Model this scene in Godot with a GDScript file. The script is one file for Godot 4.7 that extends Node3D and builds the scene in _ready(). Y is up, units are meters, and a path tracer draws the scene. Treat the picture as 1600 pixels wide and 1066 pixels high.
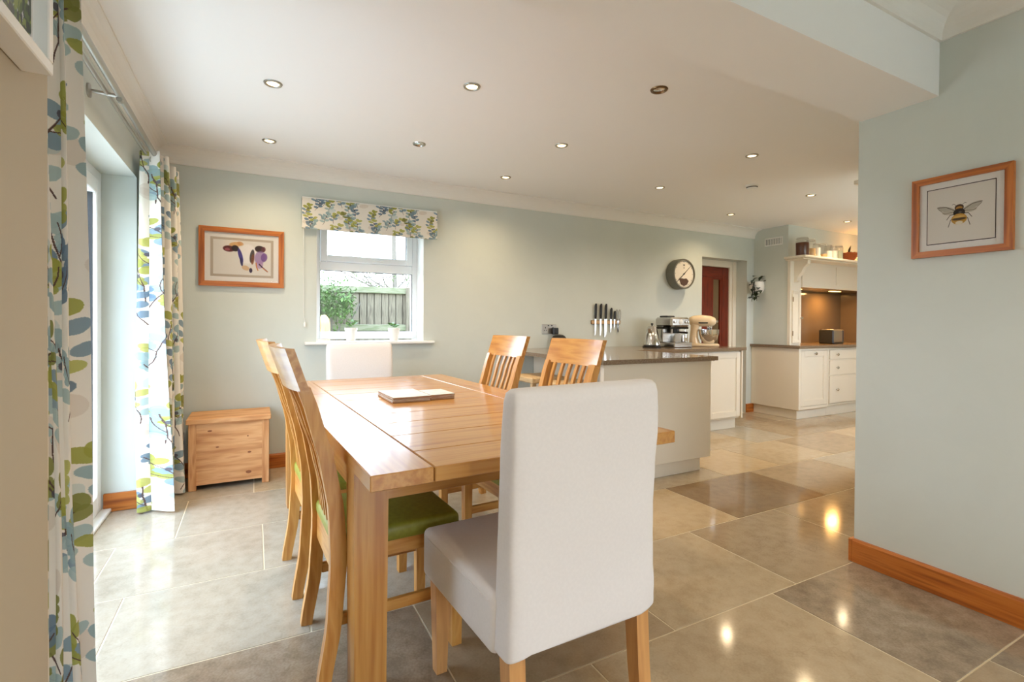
extends Node3D

var M := {}
var used := {}
var sg := 1
const ZB := -4.303      # room face of the window wall
const XL := -0.64       # room face of the patio-door wall
const XR := 2.6         # room face of the wall with the bee picture

# ------------------------------------------------------------------ camera, sky, exposure
func setup_view() -> void:
	var cam := Camera3D.new()
	cam.name = "camera"
	add_child(cam)
	var p := deg_to_rad(0.4545); var q := deg_to_rad(27.648); var r := deg_to_rad(0.3604)
	# world (x right, y down, z forward) -> lens axes, then rewritten for y up and z backward
	var ry := Basis(Vector3(cos(q), 0, sin(q)), Vector3(0, 1, 0), Vector3(-sin(q), 0, cos(q)))
	var rx := Basis(Vector3(1, 0, 0), Vector3(0, cos(p), sin(p)), Vector3(0, -sin(p), cos(p)))
	var rz := Basis(Vector3(cos(r), sin(r), 0), Vector3(-sin(r), cos(r), 0), Vector3(0, 0, 1))
	var rm := rz * rx * ry
	var s := Basis(Vector3(1, 0, 0), Vector3(0, -1, 0), Vector3(0, 0, -1))
	cam.transform = Transform3D(s * rm.transposed() * s, Vector3(0, 1.15, 0))
	cam.projection = Camera3D.PROJECTION_FRUSTUM
	cam.near = 0.05
	cam.far = 200.0
	cam.size = 0.05 * 1066.0 / 768.98
	cam.frustum_offset = Vector2(0, 0.05 * (511.745 - 533.0) / 768.98)
	cam.current = true
	var we := WorldEnvironment.new()
	we.name = "world"
	var e := Environment.new()
	e.background_mode = Environment.BG_SKY
	var sm := ProceduralSkyMaterial.new()
	sm.sky_top_color = Color(0.80, 0.90, 1.0)
	sm.sky_horizon_color = Color(0.95, 0.97, 1.0)
	sm.sky_curve = 0.2
	sm.ground_bottom_color = Color(0.45, 0.45, 0.42)
	sm.ground_horizon_color = Color(0.75, 0.76, 0.75)
	sm.sky_energy_multiplier = 2.8
	sm.ground_energy_multiplier = 1.5
	var sky := Sky.new()
	sky.sky_material = sm
	e.sky = sky
	e.tonemap_mode = Environment.TONE_MAPPER_LINEAR
	e.tonemap_exposure = 0.98
	e.sdfgi_enabled = true
	e.ssao_enabled = true
	e.ssil_enabled = true
	we.environment = e
	add_child(we)

# ------------------------------------------------------------------ mesh helpers
func st(smooth := false) -> SurfaceTool:
	var s := SurfaceTool.new()
	s.begin(Mesh.PRIMITIVE_TRIANGLES)
	s.set_smooth_group(0 if smooth else -1)
	return s

func tri(s: SurfaceTool, a: Vector3, b: Vector3, c: Vector3, out: Vector3) -> void:
	var n := (a - c).cross(a - b)
	if n.dot(out) < 0.0:
		var t := b; b = c; c = t
	s.add_vertex(a); s.add_vertex(b); s.add_vertex(c)

func quad(s: SurfaceTool, a: Vector3, b: Vector3, c: Vector3, d: Vector3, out: Vector3) -> void:
	tri(s, a, b, c, out); tri(s, a, c, d, out)

# chamfered box in a frame
func box(s: SurfaceTool, c: Vector3, size: Vector3, bev := 0.0, b := Basis()) -> void:
	var h := size * 0.5
	s.set_smooth_group(-1)
	bev = min(bev, min(h.x, min(h.y, h.z)) * 0.9)
	var ax := [Vector3(1, 0, 0), Vector3(0, 1, 0), Vector3(0, 0, 1)]
	for i in 3:
		var u: Vector3 = ax[(i + 1) % 3]; var v: Vector3 = ax[(i + 2) % 3]; var w: Vector3 = ax[i]
		var hu: float = h[(i + 1) % 3] - bev; var hv: float = h[(i + 2) % 3] - bev
		for sgn in [-1.0, 1.0]:
			var o: Vector3 = w * h[i] * sgn
			quad(s, c + b * (o - u * hu - v * hv), c + b * (o + u * hu - v * hv), c + b * (o + u * hu + v * hv), c + b * (o - u * hu + v * hv), b * (w * sgn))
		if bev > 0.0:
			for su in [-1.0, 1.0]:
				for sv in [-1.0, 1.0]:
					var e1: Vector3 = u * h[(i + 1) % 3] * su + v * hv * sv
					var e2: Vector3 = u * hu * su + v * h[(i + 2) % 3] * sv
					var l: Vector3 = w * (h[i] - bev)
					quad(s, c + b * (e1 - l), c + b * (e1 + l), c + b * (e2 + l), c + b * (e2 - l), b * (u * su + v * sv))
	if bev > 0.0:
		for sx in [-1.0, 1.0]:
			for sy in [-1.0, 1.0]:
				for sz in [-1.0, 1.0]:
					var k := Vector3(sx, sy, sz)
					tri(s, c + b * (k * (h - Vector3(0, bev, bev))), c + b * (k * (h - Vector3(bev, 0, bev))), c + b * (k * (h - Vector3(bev, bev, 0))), b * k)

func bx(s: SurfaceTool, x0: float, y0: float, z0: float, x1: float, y1: float, z1: float, bev := 0.0) -> void:
	box(s, Vector3((x0 + x1) / 2, (y0 + y1) / 2, (z0 + z1) / 2), Vector3(absf(x1 - x0), absf(y1 - y0), absf(z1 - z0)), bev)

# polygon in (p, q) extruded along third axis; t maps (p, q, depth)
func prism(s: SurfaceTool, poly: PackedVector2Array, d0: float, d1: float, t := Transform3D(), smooth_side := false) -> void:
	var idx := Geometry2D.triangulate_polygon(poly)
	var cw := Geometry2D.is_polygon_clockwise(poly)
	s.set_smooth_group(-1)
	for k in range(0, idx.size(), 3):
		for e in [[d0, -1.0], [d1, 1.0]]:
			var dd: float = e[0]
			tri(s, t * Vector3(poly[idx[k]].x, poly[idx[k]].y, dd), t * Vector3(poly[idx[k + 1]].x, poly[idx[k + 1]].y, dd), t * Vector3(poly[idx[k + 2]].x, poly[idx[k + 2]].y, dd), t.basis * Vector3(0, 0, e[1] * signf(d1 - d0)))
	if smooth_side:
		sg += 1
		s.set_smooth_group(sg)
	for k in poly.size():
		var a := poly[k]; var b := poly[(k + 1) % poly.size()]
		var n := Vector2(b.y - a.y, a.x - b.x) * (-1.0 if cw else 1.0)
		quad(s, t * Vector3(a.x, a.y, d0), t * Vector3(b.x, b.y, d0), t * Vector3(b.x, b.y, d1), t * Vector3(a.x, a.y, d1), t.basis * Vector3(n.x, n.y, 0))
	s.set_smooth_group(-1)

# surface of revolution about local y; profile of (radius, height), top to bottom or bottom to top
func lathe(s: SurfaceTool, prof: Array, o := Vector3.ZERO, seg := 24, b := Basis()) -> void:
	sg += 1
	var prev := Vector2.ZERO
	for i in prof.size() - 1:
		var p: Vector2 = prof[i]; var q: Vector2 = prof[i + 1]
		var d := (q - p).normalized()
		if i > 0 and absf(prev.angle_to(d)) > 0.6:
			sg += 1
		prev = d
		s.set_smooth_group(sg)
		var nr := Vector2(d.y, -d.x)
		# outward: away from the profile's inside, taken from the axis for closed solids
		for k in seg:
			var a0 := TAU * k / seg; var a1 := TAU * (k + 1) / seg
			var c0 := Vector3(cos(a0), 0, sin(a0)); var c1 := Vector3(cos(a1), 0, sin(a1))
			var cm := (c0 + c1).normalized()
			var out := cm * nr.x + Vector3(0, nr.y, 0)
			var up := Vector3(0, 1, 0)
			var A := o + b * (c0 * p.x + up * p.y); var B := o + b * (c1 * p.x + up * p.y)
			var C := o + b * (c1 * q.x + up * q.y); var D := o + b * (c0 * q.x + up * q.y)
			if p.x > 0.00001:
				tri(s, A, B, C if q.x > 0.00001 else D, b * out)
			if q.x > 0.00001:
				tri(s, A, C, D, b * out)
	s.set_smooth_group(-1)

func tube(s: SurfaceTool, pts: Array, r, seg := 8, caps := true) -> void:
	sg += 1
	var rings := []
	var n := Vector3.ZERO
	for i in pts.size():
		var t: Vector3 = (pts[min(i + 1, pts.size() - 1)] - pts[max(i - 1, 0)]).normalized()
		if i == 0:
			n = t.cross(Vector3(0.31, 0.87, 0.38)).normalized()
		else:
			n = (n - t * n.dot(t)).normalized()
		var m := t.cross(n)
		var rr: float = r[i] if r is Array else r
		var ring := []
		for k in seg:
			var a := TAU * k / seg
			ring.append(pts[i] + (n * cos(a) + m * sin(a)) * rr)
		rings.append(ring)
	s.set_smooth_group(sg)
	for i in pts.size() - 1:
		for k in seg:
			var k2 := (k + 1) % seg
			var out: Vector3 = (rings[i][k] + rings[i][k2]) * 0.5 - pts[i]
			quad(s, rings[i][k], rings[i][k2], rings[i + 1][k2], rings[i + 1][k], out)
	s.set_smooth_group(-1)
	if caps:
		for e in [0, pts.size() - 1]:
			var dirv: Vector3 = (pts[0] - pts[1]) if e == 0 else (pts[e] - pts[e - 1])
			for k in seg:
				tri(s, pts[e], rings[e][k], rings[e][(k + 1) % seg], dirv)

# bar of rectangular section following a path; side = constant width direction
func bar(s: SurfaceTool, pts: Array, side: Vector3, w: float, t, smooth := true) -> void:
	var L := []
	for i in pts.size():
		var d: Vector3 = (pts[min(i + 1, pts.size() - 1)] - pts[max(i - 1, 0)]).normalized()
		var n := side.cross(d).normalized()
		var tt: float = t[i] if t is Array else t
		var a: Vector3 = side * w * 0.5; var c: Vector3 = n * tt * 0.5
		L.append([pts[i] - a - c, pts[i] + a - c, pts[i] + a + c, pts[i] - a + c])
	for f in 4:
		sg += 1
		s.set_smooth_group(sg if smooth else -1)
		for i in pts.size() - 1:
			var o: Vector3 = (L[i][f] + L[i][(f + 1) % 4]) * 0.5 - pts[i]
			quad(s, L[i][f], L[i][(f + 1) % 4], L[i + 1][(f + 1) % 4], L[i + 1][f], o)
	s.set_smooth_group(-1)
	var z: int = pts.size() - 1
	quad(s, L[0][0], L[0][1], L[0][2], L[0][3], pts[0] - pts[1])
	quad(s, L[z][0], L[z][1], L[z][2], L[z][3], pts[z] - pts[z - 1])

# superellipsoid-like cushion: box with generous rounding, smooth
func pillow(s: SurfaceTool, c: Vector3, size: Vector3, r: float, n := 5, b := Basis()) -> void:
	sg += 1
	s.set_smooth_group(sg)
	var h := size * 0.5
	var inner := h - Vector3(r, r, r)
	for i in 3:
		var ui := (i + 1) % 3; var vi := (i + 2) % 3
		for sgn in [-1.0, 1.0]:
			var us := _stops(h[ui], r, n); var vs := _stops(h[vi], r, n)
			for a in us.size() - 1:
				for d in vs.size() - 1:
					var P := []
					for e in [[a, d], [a + 1, d], [a + 1, d + 1], [a, d + 1]]:
						var v := Vector3.ZERO
						v[i] = h[i] * sgn; v[ui] = us[e[0]]; v[vi] = vs[e[1]]
						var k := Vector3(clampf(v.x, -inner.x, inner.x), clampf(v.y, -inner.y, inner.y), clampf(v.z, -inner.z, inner.z))
						var dv := v - k
						P.append(c + b * (k + dv.normalized() * r))
					quad(s, P[0], P[1], P[2], P[3], (P[0] + P[2]) * 0.5 - c)
	s.set_smooth_group(-1)

func _stops(h: float, r: float, n: int) -> Array:
	var o := []
	for k in n:
		o.append(-h + r * (1.0 - cos(PI * 0.5 * k / n)) * 1.0)
	o.append(-h + r); o.append(0.0); o.append(h - r)
	for k in range(n - 1, -1, -1):
		o.append(h - r * (1.0 - cos(PI * 0.5 * k / n)))
	return o

func put(s: SurfaceTool, called: String, m: Material, parent: Node = null) -> MeshInstance3D:
	s.generate_normals()
	var o := MeshInstance3D.new()
	o.mesh = s.commit()
	o.material_override = m
	if parent == null:
		o.name = numbered(called)
		add_child(o)
	else:
		o.name = called
		parent.add_child(o, true)
	return o

func numbered(n: String) -> String:
	if not used.has(n):
		used[n] = 0
		return n
	used[n] += 1
	return "%s_%03d" % [n, used[n]]

func tag(o: Node, label: String, category: String, group := "") -> Node:
	o.set_meta("label", label); o.set_meta("category", category)
	if group != "":
		o.set_meta("group", group)
	return o

func thing(called: String, label: String, category: String, at := Vector3.ZERO, turn := 0.0, group := "") -> Node3D:
	var o := Node3D.new()
	o.name = numbered(called)
	add_child(o)
	o.position = at; o.rotation.y = turn
	tag(o, label, category, group)
	return o

func struct(o: Node, label := "") -> Node:
	o.set_meta("kind", "structure")
	if label != "":
		o.set_meta("label", label)
	return o

func dup(root: Node3D, at: Vector3, turn: float, label := "") -> Node3D:
	var base: String = root.name
	var r: Node3D = root.duplicate()
	r.name = numbered(base)
	add_child(r)
	r.position = at; r.rotation.y = turn
	if label != "":
		r.set_meta("label", label)
	return r

# ------------------------------------------------------------------ textures and materials
func noise(seed_: int, freq: float, oct := 4, kind := FastNoiseLite.TYPE_SIMPLEX_SMOOTH) -> FastNoiseLite:
	var n := FastNoiseLite.new()
	n.seed = seed_; n.frequency = freq; n.noise_type = kind
	n.fractal_octaves = oct
	return n

func ramp(stops: Array) -> Gradient:
	var g := Gradient.new()
	g.offsets = PackedFloat32Array(stops.map(func(a): return a[0]))
	g.colors = PackedColorArray(stops.map(func(a): return a[1]))
	return g

func tex(img: Image) -> ImageTexture:
	return ImageTexture.create_from_image(img)

func noise_tex(seed_: int, freq: float, oct: int, stops: Array, size := 512) -> ImageTexture:
	var im := noise(seed_, freq, oct).get_seamless_image(size, size)
	im.convert(Image.FORMAT_RGB8)
	var g := ramp(stops)
	var lut := []
	for k in 256:
		lut.append(g.sample(k / 255.0))
	for y in size:
		for x in size:
			im.set_pixel(x, y, lut[int(im.get_pixel(x, y).r * 255.0)])
	return tex(im)

# honed limestone: broad cloudy tone, fine speckle, a few darker drifts
func stone_tex(seed_: int, dark: Color, mid: Color, pale: Color, contrast: float) -> ImageTexture:
	var n := 512
	var a := noise(seed_, 0.006, 3).get_seamless_image(n, n)
	var b := noise(seed_ + 50, 0.03, 4).get_seamless_image(n, n)
	var c := noise(seed_ + 90, 0.22, 3).get_seamless_image(n, n)
	var im := Image.create(n, n, false, Image.FORMAT_RGB8)
	for y in n:
		for x in n:
			var v := (a.get_pixel(x, y).r - 0.5) * 0.5 + (b.get_pixel(x, y).r - 0.5) * 0.75 + (c.get_pixel(x, y).r - 0.5) * 0.55
			v *= contrast
			var vein := absf(a.get_pixel((x * 2 + y) % n, (y * 2) % n).r - 0.5)
			if vein < 0.012:
				v -= 0.22
			if c.get_pixel((x + 97) % n, y).r > 0.86:
				v += 0.3
			im.set_pixel(x, y, mid.lerp(pale, clampf(v, 0.0, 1.0)) if v > 0.0 else mid.lerp(dark, clampf(-v, 0.0, 1.0)))
	return tex(im)

func mat(c: Color, rough := 0.6, metal := 0.0) -> StandardMaterial3D:
	var m := StandardMaterial3D.new()
	m.albedo_color = c; m.roughness = rough; m.metallic = metal
	return m

func rgb(r: float, g: float, b: float) -> Color:
	return Color(r / 255.0, g / 255.0, b / 255.0)

func tri_mat(t: Texture2D, scale: Vector3, rough := 0.5, world := false, off := Vector3.ZERO) -> StandardMaterial3D:
	var m := mat(Color.WHITE, rough)
	m.albedo_texture = t
	m.uv1_triplanar = true
	m.uv1_world_triplanar = world
	m.uv1_scale = scale
	m.uv1_offset = off
	return m

func wood_set(key: String, t: Texture2D, rough: float, fine := 7.0, along := 0.55, coat := 0.0) -> void:
	M[key + "_x"] = tri_mat(t, Vector3(along, fine, fine), rough)
	M[key + "_y"] = tri_mat(t, Vector3(fine, along, fine), rough, false, Vector3(0.3, 0.1, 0.7))
	M[key + "_z"] = tri_mat(t, Vector3(fine, fine, along), rough, false, Vector3(0.1, 0.6, 0.2))
	if coat > 0.0:
		for a in ["_x", "_y", "_z"]:
			M[key + a].clearcoat_enabled = true
			M[key + a].clearcoat = coat
			M[key + a].clearcoat_roughness = 0.12

func ell(im: Image, cx: float, cy: float, rx: float, ry: float, ang: float, col: Color, soft := 0.0) -> void:
	var R := int(ceil(maxf(rx, ry))) + 1
	var ca := cos(ang); var sa := sin(ang)
	var w := im.get_width(); var h := im.get_height()
	for y in range(int(cy) - R, int(cy) + R + 1):
		for x in range(int(cx) - R, int(cx) + R + 1):
			var dx := x - cx; var dy := y - cy
			var u := (dx * ca + dy * sa) / rx; var v := (-dx * sa + dy * ca) / ry
			var d := u * u + v * v
			if d < 1.0:
				var px := posmod(x, w); var py := posmod(y, h)
				var a := col.a
				if soft > 0.0:
					a *= clampf((1.0 - d) / soft, 0.0, 1.0)
				im.set_pixel(px, py, im.get_pixel(px, py).lerp(Color(col.r, col.g, col.b), a))

func stroke(im: Image, pts: Array, w: float, col: Color) -> void:
	for i in pts.size() - 1:
		var a: Vector2 = pts[i]; var b: Vector2 = pts[i + 1]
		var n := int(a.distance_to(b) / maxf(w * 0.5, 0.7)) + 1
		for k in n + 1:
			var p := a.lerp(b, float(k) / n)
			ell(im, p.x, p.y, maxf(w * 0.5, 0.75), maxf(w * 0.5, 0.75), 0.0, col)

# printed cotton: cream ground, trailing stems with rounded leaves
func leaf_print(w: int, h: int, seed_: int) -> Image:
	var im := Image.create(w, h, false, Image.FORMAT_RGB8)
	im.fill(rgb(230, 224, 213))
	var rng := RandomNumberGenerator.new()
	rng.seed = seed_
	var blue := [rgb(118, 142, 156), rgb(140, 164, 168), rgb(98, 120, 140), rgb(158, 180, 180)]
	var lime := [rgb(150, 152, 66), rgb(172, 172, 90), rgb(124, 126, 60)]
	var k := w / 512.0
	for n in 30:
		ell(im, rng.randf() * w, rng.randf() * h, (22 + rng.randf() * 20) * k, (16 + rng.randf() * 10) * k, rng.randf() * PI, Color(rgb(204, 190, 176) if n % 3 else rgb(172, 192, 192), 0.5))
	for sidx in 36:
		var p := Vector2((float(sidx % 4) + 0.5 + rng.randf_range(-0.35, 0.35)) * w / 4.0, (float(sidx / 4) + rng.randf_range(0.0, 1.0)) * h / 9.0)
		var ang := rng.randf_range(-0.3, 0.3)
		var pts := []
		for j in 8:
			pts.append(p)
			ang += rng.randf_range(-0.28, 0.28)
			p += Vector2(sin(ang), -cos(ang)) * 22.0 * k
		var bend := -0.9 if sidx % 2 else 0.9
		var br := []
		var ba := ang + bend
		p = pts[3]
		for j in 5:
			br.append(p)
			ba -= bend * 0.2
			p += Vector2(sin(ba), -cos(ba)) * 17.0 * k
		var c1: Color = blue[rng.randi() % 4]
		var c2: Color = lime[rng.randi() % 3] if sidx % 3 else blue[rng.randi() % 4]
		for j in range(2, 8):
			var sd := -1.0 if j % 2 == 0 else 1.0
			var q: Vector2 = pts[j] + Vector2(sd * rng.randf_range(13.0, 20.0), rng.randf_range(-8.0, 2.0)) * k
			var c: Color = c1 if j < 6 else c2
			ell(im, q.x, q.y, (17 + rng.randf() * 7) * k, (12 + rng.randf() * 4) * k, sd * -0.7 + rng.randf_range(-0.3, 0.3), Color(c, 0.88))
		for j in range(1, 5):
			var q2: Vector2 = br[j] + Vector2(rng.randf_range(-9.0, 9.0), -4.0) * k
			ell(im, q2.x, q2.y, 15 * k, 11 * k, rng.randf_range(-0.9, 0.9), Color(c2, 0.85))
		stroke(im, pts, 2.6 * k, rgb(82, 60, 54))
		stroke(im, br, 2.2 * k, rgb(82, 60, 54))
		ell(im, pts[7].x, pts[7].y - 12 * k, 14 * k, 19 * k, 0.1, Color(c2, 0.9))
		ell(im, pts[5].x + 5 * k, pts[5].y, 6 * k, 8 * k, 0.1, Color(rgb(78, 74, 84), 0.85))
	return im

func build_materials() -> void:
	M.wall = tri_mat(noise_tex(3, 0.02, 3, [[0.0, rgb(207, 212, 205)], [1.0, rgb(211, 216, 209)]], 128), Vector3.ONE * 0.7, 0.85, true)
	M.wall_cream = mat(rgb(200, 188, 166), 0.85)
	M.ceiling = mat(rgb(240, 239, 236), 0.9)
	M.coving = mat(rgb(236, 233, 226), 0.7)
	M.upvc = mat(rgb(238, 240, 241), 0.3)
	M.gasket = mat(rgb(38, 40, 42), 0.6)
	M.paint = mat(rgb(233, 224, 206), 0.45)
	M.paint_gap = mat(rgb(120, 112, 100), 0.8)
	M.white = mat(rgb(240, 239, 235), 0.4)
	M.glass = mat(Color(0.12, 0.14, 0.14, 0.05), 0.02)
	M.glass.metallic_specular = 0.15
	M.glass.transparency = BaseMaterial3D.TRANSPARENCY_ALPHA
	M.jar_glass = mat(Color(0.3, 0.34, 0.33, 0.1), 0.03)
	M.jar_glass.transparency = BaseMaterial3D.TRANSPARENCY_ALPHA
	M.steel = mat(rgb(196, 194, 190), 0.22, 1.0)
	M.satin = mat(rgb(176, 172, 164), 0.38, 1.0)
	M.chrome = mat(rgb(225, 225, 225), 0.08, 1.0)
	M.bronze = mat(rgb(120, 92, 62), 0.3, 1.0)
	M.black = mat(rgb(20, 20, 21), 0.35)
	M.black_gloss = mat(rgb(14, 14, 15), 0.1)
	M.rubber = mat(rgb(28, 28, 30), 0.7)
	# woods
	var oak := noise_tex(11, 0.012, 5, [[0.15, rgb(178, 114, 48)], [0.42, rgb(204, 145, 70)], [0.6, rgb(211, 156, 82)], [0.9, rgb(189, 127, 57)]])
	wood_set("oak", oak, 0.33, 3.0, 0.35, 0.35)
	var top := noise_tex(12, 0.012, 5, [[0.15, rgb(176, 115, 54)], [0.45, rgb(196, 140, 71)], [0.62, rgb(203, 150, 81)], [0.9, rgb(184, 125, 61)]])
	wood_set("table", top, 0.28, 3.4, 0.16, 0.4)
	var pine := noise_tex(13, 0.011, 4, [[0.1, rgb(186, 124, 74)], [0.45, rgb(216, 160, 106)], [0.65, rgb(226, 174, 122)], [0.92, rgb(196, 132, 80)]])
	wood_set("pine", pine, 0.55, 2.6, 0.3)
	var beech := noise_tex(14, 0.012, 4, [[0.1, rgb(190, 134, 78)], [0.5, rgb(214, 160, 100)], [0.9, rgb(200, 146, 88)]])
	wood_set("beech", beech, 0.4, 3.0, 0.35)
	var skirt := noise_tex(15, 0.012, 5, [[0.12, rgb(138, 70, 20)], [0.45, rgb(184, 104, 36)], [0.65, rgb(194, 116, 46)], [0.92, rgb(154, 82, 26)]])
	wood_set("skirt", skirt, 0.38, 3.4, 0.2)
	var maho := noise_tex(16, 0.012, 4, [[0.1, rgb(86, 28, 14)], [0.5, rgb(122, 44, 22)], [0.9, rgb(98, 34, 18)]])
	wood_set("mahogany", maho, 0.3, 3.4, 0.4)
	var stool := noise_tex(17, 0.014, 4, [[0.1, rgb(196, 160, 112)], [0.5, rgb(222, 190, 144)], [0.9, rgb(206, 172, 124)]])
	wood_set("ash", stool, 0.5, 3.0, 0.4)
	var fence := noise_tex(18, 0.013, 5, [[0.1, rgb(84, 74, 62)], [0.5, rgb(132, 120, 102)], [0.9, rgb(104, 95, 80)]])
	wood_set("fence", fence, 0.9, 3.0, 0.3)
	# stone
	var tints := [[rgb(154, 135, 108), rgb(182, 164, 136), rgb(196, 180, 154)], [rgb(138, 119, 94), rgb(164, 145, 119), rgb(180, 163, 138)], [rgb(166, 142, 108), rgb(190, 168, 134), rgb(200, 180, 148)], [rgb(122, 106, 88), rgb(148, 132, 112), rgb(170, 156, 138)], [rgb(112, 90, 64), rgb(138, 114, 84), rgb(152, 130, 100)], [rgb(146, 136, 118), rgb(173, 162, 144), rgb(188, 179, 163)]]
	for k in 6:
		var t: Array = tints[k]
		var tx := stone_tex(30 + k, t[0], t[1], t[2], 1.6 if k == 3 else 1.0)
		M["stone%d" % k] = tri_mat(tx, Vector3.ONE * 0.8, 0.1, true, Vector3(k * 0.37, 0, k * 0.21))
		M["stone%d" % k].metallic_specular = 0.5
	M.grout = mat(rgb(214, 200, 172), 0.8)
	M.worktop = tri_mat(noise_tex(40, 0.15, 3, [[0.2, rgb(112, 94, 76)], [0.5, rgb(130, 111, 91)], [0.8, rgb(144, 126, 106)]], 256), Vector3.ONE * 2.0, 0.12)
	M.leather = tri_mat(noise_tex(41, 0.05, 4, [[0.2, rgb(132, 132, 40)], [0.8, rgb(148, 147, 54)]], 256), Vector3.ONE * 3.0, 0.42)
	M.cotton = tri_mat(noise_tex(42, 0.03, 4, [[0.2, rgb(228, 223, 220)], [0.8, rgb(231, 226, 223)]], 256), Vector3.ONE * 9.0, 0.9)
	M.cotton.rim_enabled = true
	M.cotton.rim = 0.15
	M.splash = mat(rgb(104, 90, 74), 0.12)
	M.print = mat(Color.WHITE, 0.85)
	M.print.albedo_texture = tex(leaf_print(512, 1024, 7))
	M.print.backlight_enabled = true
	M.print.backlight = Color(0.08, 0.077, 0.07)
	M.leaf_dark = mat(rgb(34, 48, 26), 0.45)
	M.leaf = mat(rgb(88, 132, 46), 0.5)
	M.leaf_pale = mat(rgb(92, 124, 52), 0.6)
	M.bark = mat(rgb(116, 108, 98), 0.9)
	M.ceramic = mat(rgb(236, 232, 224), 0.25)
	M.grass = mat(rgb(112, 118, 88), 0.95)
	M.paving = mat(rgb(214, 210, 202), 0.9)

func glow(c: Color, e: float) -> StandardMaterial3D:
	var m := mat(Color(1, 0.95, 0.85), 0.4)
	m.emission_enabled = true
	m.emission = c
	m.emission_energy_multiplier = e
	return m

# ------------------------------------------------------------------ the room
func build_shell() -> void:
	var s := st()
	# window wall: from patio-door wall to the chimney side, with a window and a doorway
	var zo := ZB - 0.3
	var top := 2.55
	bx(s, XL - 0.3, -0.1, zo, 0.449, top, ZB)
	bx(s, 0.449, -0.1, zo, 1.355, 0.985, ZB)
	bx(s, 0.449, 2.06, zo, 1.355, top, ZB)
	bx(s, 1.355, -0.1, zo, 4.9, top, ZB)
	bx(s, 4.9, 1.992, zo, 5.735, top, ZB)
	bx(s, 5.735, -0.1, zo, 8.9, top, ZB)
	struct(put(s, "wall_back", M.wall), "pale duck-egg green wall holding the window, clock and doorway")
	s = st()
	bx(s, XL - 0.25, -0.1, ZB, XL, top, -3.752)
	bx(s, XL - 0.25, 2.03, -3.752, XL, top, -1.5)
	bx(s, XL - 0.25, -0.1, -1.5, XL, top, -1.335)
	struct(put(s, "wall_left", M.wall), "pale green wall around the patio door")
	s = st()
	bx(s, XL - 0.3, -0.1, -1.335, -0.375, 2.65, -1.1)
	bx(s, -0.6, -0.1, -1.1, -0.375, 2.65, 3.4)
	struct(put(s, "wall_near", M.wall_cream), "cream wall carrying the white box frame")
	s = st()
	bx(s, XR, -0.1, -1.345, XR + 0.15, 2.65, 3.4)
	struct(put(s, "wall_right", M.wall), "pale green wall carrying the bee picture")
	s = st()
	# wall behind the viewpoint with a wide glazed opening added to let daylight in
	bx(s, -0.6, -0.1, 3.2, 0.2, 2.65, 3.4)
	bx(s, 2.3, -0.1, 3.2, XR, 2.65, 3.4)
	bx(s, 0.2, 2.1, 3.2, 2.3, 2.65, 3.4)
	bx(s, 0.2, -0.1, 3.2, 2.3, 0.25, 3.4)
	struct(put(s, "wall_front", M.wall), "pale green wall with an added wide window")
	plain_window("added_window_2", "wide white window added behind the viewpoint to admit daylight", 0.2, 0.25, 2.3, 2.1, 3.3)
	s = st()
	bx(s, XR + 0.15, -0.1, -1.345, 4.6, top, -1.15)
	bx(s, 6.6, -0.1, -1.345, 8.9, top, -1.15)
	bx(s, 4.6, -0.1, -1.345, 6.6, 1.05, -1.15)
	bx(s, 4.6, 2.1, -1.345, 6.6, top, -1.15)
	bx(s, 8.6, -0.1, ZB, 8.9, top, -1.345)
	struct(put(s, "wall_kitchen", M.wall), "pale green kitchen walls beyond the bee wall")
	plain_window("added_window_3", "white kitchen window added beyond the bee wall to admit daylight", 4.6, 1.05, 6.6, 2.1, -1.2)  # unseen window, added so daylight reaches the cooking alcove
	s = st()
	bx(s, XL - 0.3, 2.4, ZB - 0.3, 8.9, 2.55, -1.335)
	struct(put(s, "ceiling", M.ceiling), "white ceiling with recessed downlights")
	s = st()
	bx(s, -0.6, 2.47, -1.03, XR + 0.15, 2.65, 3.4)
	struct(put(s, "ceiling_near", M.ceiling), "white ceiling of the near room")
	s = st()
	bx(s, -0.6, 2.137, -1.335, XR, 2.65, -1.03)
	struct(put(s, "ceiling_beam", M.ceiling), "boxed white beam across the wide opening")
	# chimney side of the cooking alcove
	s = st()
	bx(s, 5.87, 0.903, ZB, 6.06, 2.4, -3.83)
	bx(s, 6.06, 1.7, ZB, 8.6, 2.4, -3.83)
	bx(s, 7.86, 0.903, ZB, 8.6, 1.7, -3.83)
	struct(put(s, "wall_chimney", M.wall), "pale green chimney breast around the cooking alcove")
	# coving
	s = st()
	coving(s, Vector3(XL, 2.4, ZB), Vector3(5.87, 2.4, ZB), Vector3(0, 0, 1), 0.11)
	struct(put(s, "trim_1", M.coving), "white coving along the window wall")
	s = st()
	coving(s, Vector3(XL, 2.4, -1.335), Vector3(XL, 2.4, ZB), Vector3(1, 0, 0), 0.10)
	struct(put(s, "trim_2", M.coving), "white coving along the patio-door wall")
	s = st()
	coving(s, Vector3(XR, 2.47, 3.2), Vector3(XR, 2.47, -1.03), Vector3(-1, 0, 0), 0.105)
	struct(put(s, "trim_3", M.coving), "white coving above the bee picture")
	s = st()
	coving(s, Vector3(-0.375, 2.47, -1.03), Vector3(XR, 2.47, -1.03), Vector3(0, 0, 1), 0.105)
	struct(put(s, "trim_4", M.coving), "white coving along the beam")
	# skirting boards
	s = st()
	skirting(s, Vector3(XL, 0, ZB), Vector3(2.4, 0, ZB), Vector3(0, 0, 1))
	skirting(s, Vector3(5.735, 0, ZB), Vector3(5.87, 0, ZB), Vector3(0, 0, 1))
	struct(put(s, "baseboard_back", M.skirt_x), "oak skirting board along the window wall")
	s = st()
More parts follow.
